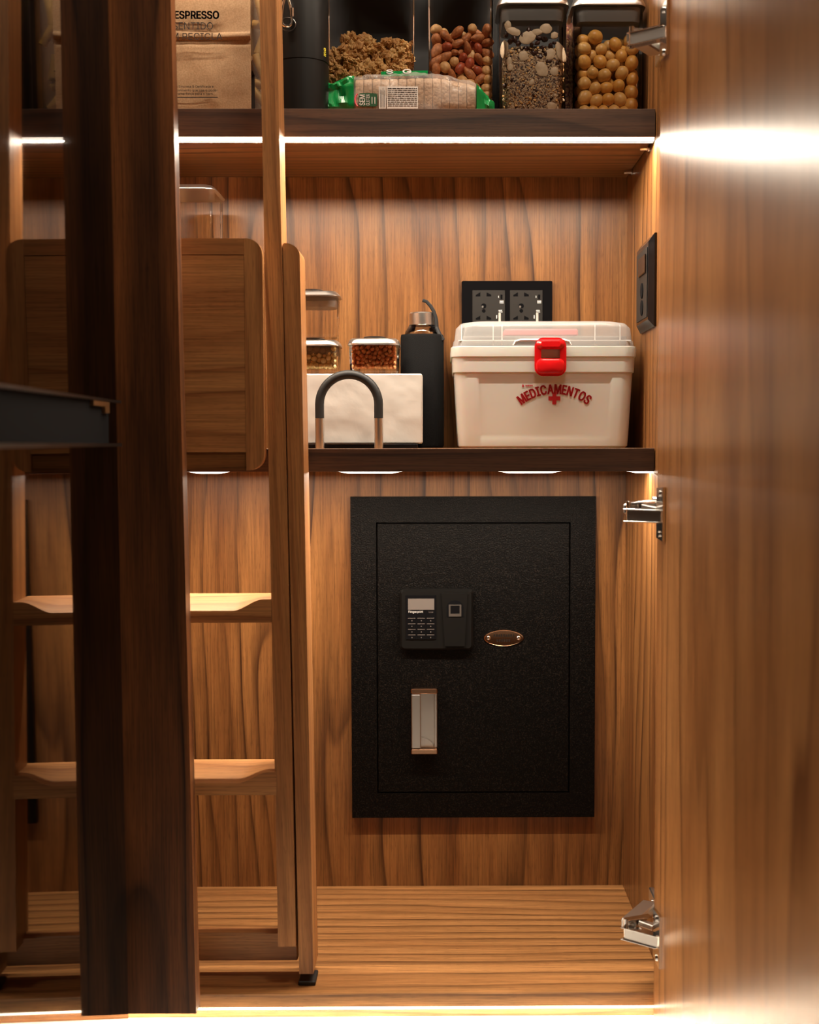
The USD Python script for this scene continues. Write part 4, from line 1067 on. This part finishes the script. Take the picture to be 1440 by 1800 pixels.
prof = lambda p: np.interp(p, [550, 556, 570, 590, 605, 622, 660, 700, 740, 770, 800, 828, 838, 848, 858, 866, 872], [160, 152, 142, 134, 130, 128, 126, 125, 123.5, 125, 130, 136, 141, 150, 160, 166, 172])
hd_ = lambda p: np.interp(p, [550, 558, 575, 600, 622, 838, 850, 862, 872], [0.004, 0.012, 0.022, 0.028, 0.030, 0.030, 0.024, 0.012, 0.003])
zb0 = lambda p: np.interp(p, [550, 560, 580, 620, 838, 860, 872], [0.016, 0.010, 0.003, 0.0008, 0.0008, 0.0008, 0.003]) + Z_UP


def btube(a, b, step, amp, sh=0.0, seed=1, cap=(True, True)):
    ps = np.arange(a, b + 0.01, step); t = loft([bsec(p, prof(p), hd_(p), zb0(p), amp=amp, seed=seed, shrink=sh) for p in ps], cap); t.fix_normals(); return t


part(bread, 'green_end', btube(550, 622, 2, 0.0110, seed=4), 'green_film', 22, label='green plastic end')
part(bread, 'green_end', btube(838, 872, 1.5, 0.0090, seed=6), 'green_film', 22, label='green plastic end')
nsl = 14
edges = np.linspace(624, 836, nsl + 1)
for a, b in zip(edges[:-1], edges[1:]):
    ps = [a + 0.4, a + 2, (a + b) / 2, b - 2, b - 0.4]
    t = loft([bsec(p, prof(p) + 6, 0.0265, Z_UP + 0.003, amp=0.0008, seed=9, shrink=0.0006 if k in (0, 4) else 0) for k, p in enumerate(ps)]); t.fix_normals()
    part(bread, 'slice', t, 'bread', 40)
part(bread, 'wrapper', btube(622, 838, 2.5, 0.0075, seed=2, cap=(False, False)), 'film', 25, label='clear crinkled wrapper')
FY = YBr - 0.0012
part(bread, 'green_label', front_loft(rx(647), rz(176), [(FY + 0.001, rx(663.5) - rx(631), rz(164.5) - rz(187.5), 0.003), (FY - 0.0006, rx(663.5) - rx(631), rz(164.5) - rz(187.5), 0.003)]), 'green_print', False, label='dark green gluten-free label')
tp = [text_front('SEM', rx(641.5), FY - 0.0006, rz(186), 0.0072, rz(167) - rz(186), True, rot=pi / 2, depth=0.0003),
      text_front('GLUTEN', rx(650), FY - 0.0006, rz(186), 0.0052, rz(167) - rz(186), False, rot=pi / 2, depth=0.0003)]
part(bread, 'lettering', cat(*tp), 'label_white', False, label='pale letters SEM GLUTEN')
part(bread, 'small_print', cat(*[cbox(rx(p), rx(p + 1.4), FY - 0.0009, FY - 0.0006, rz(183), rz(171)) for p in (653.5, 658.5)]), 'label_white', False)
part(bread, 'white_label', cat(cbox(rx(666), rx(678.5), FY - 0.0004, FY + 0.0006, rz(191.5), rz(152.5)), cbox(rx(680), rx(735), FY - 0.0004, FY + 0.0006, rz(191.5), rz(152.5))), 'label_white', False, label='white ingredients label')
rng = np.random.default_rng(5); ln = []
for k in range(10):
    xa = 682
    while xa < 732:
        wv = rng.uniform(2, 8); ln.append(cbox(rx(xa), rx(min(xa + wv, 733)), FY - 0.0007, FY - 0.0004, rz(156.6 + k * 3.4), rz(155.5 + k * 3.4))); xa += wv + 1.2
for k in range(4):
    ln.append(cbox(rx(668.5 + k * 2.3), rx(669.3 + k * 2.3), FY - 0.0007, FY - 0.0004, rz(189), rz(rng.uniform(155, 165))))
part(bread, 'small_print', cat(*ln), 'print_brown', False)
part(bread, 'pink_mark', tube([at(629.5 - 6 * sin(t) + 1, 176 + 11 * cos(t), Y=FY - 0.0002) for t in np.linspace(0.3, pi - 0.3, 14)], 0.0011, 6), 'pink_plastic', 40, label='pink arched mark')
yt_ = YBr + 0.012
part(bread, 'green_band', hull([at(p, y, Y=yy) + (0, 0, dz) for p, y in ((670, 126.5), (752, 124.5)) for yy in (yt_ - 0.004, yt_ + 0.02) for dz in (-0.006, 0.0006)]), 'green_film', False, label='green printed band')
part(bread, 'lettering', cat(text_front('S', ax(679, yt_, 130), yt_ - 0.0042, az(131, yt_), 0.0052, 0.010, True), text_front('G', ax(708, yt_, 130), yt_ - 0.0042, az(130.5, yt_), 0.0052, 0.012, True)), 'white_mark', False, label='white letters')
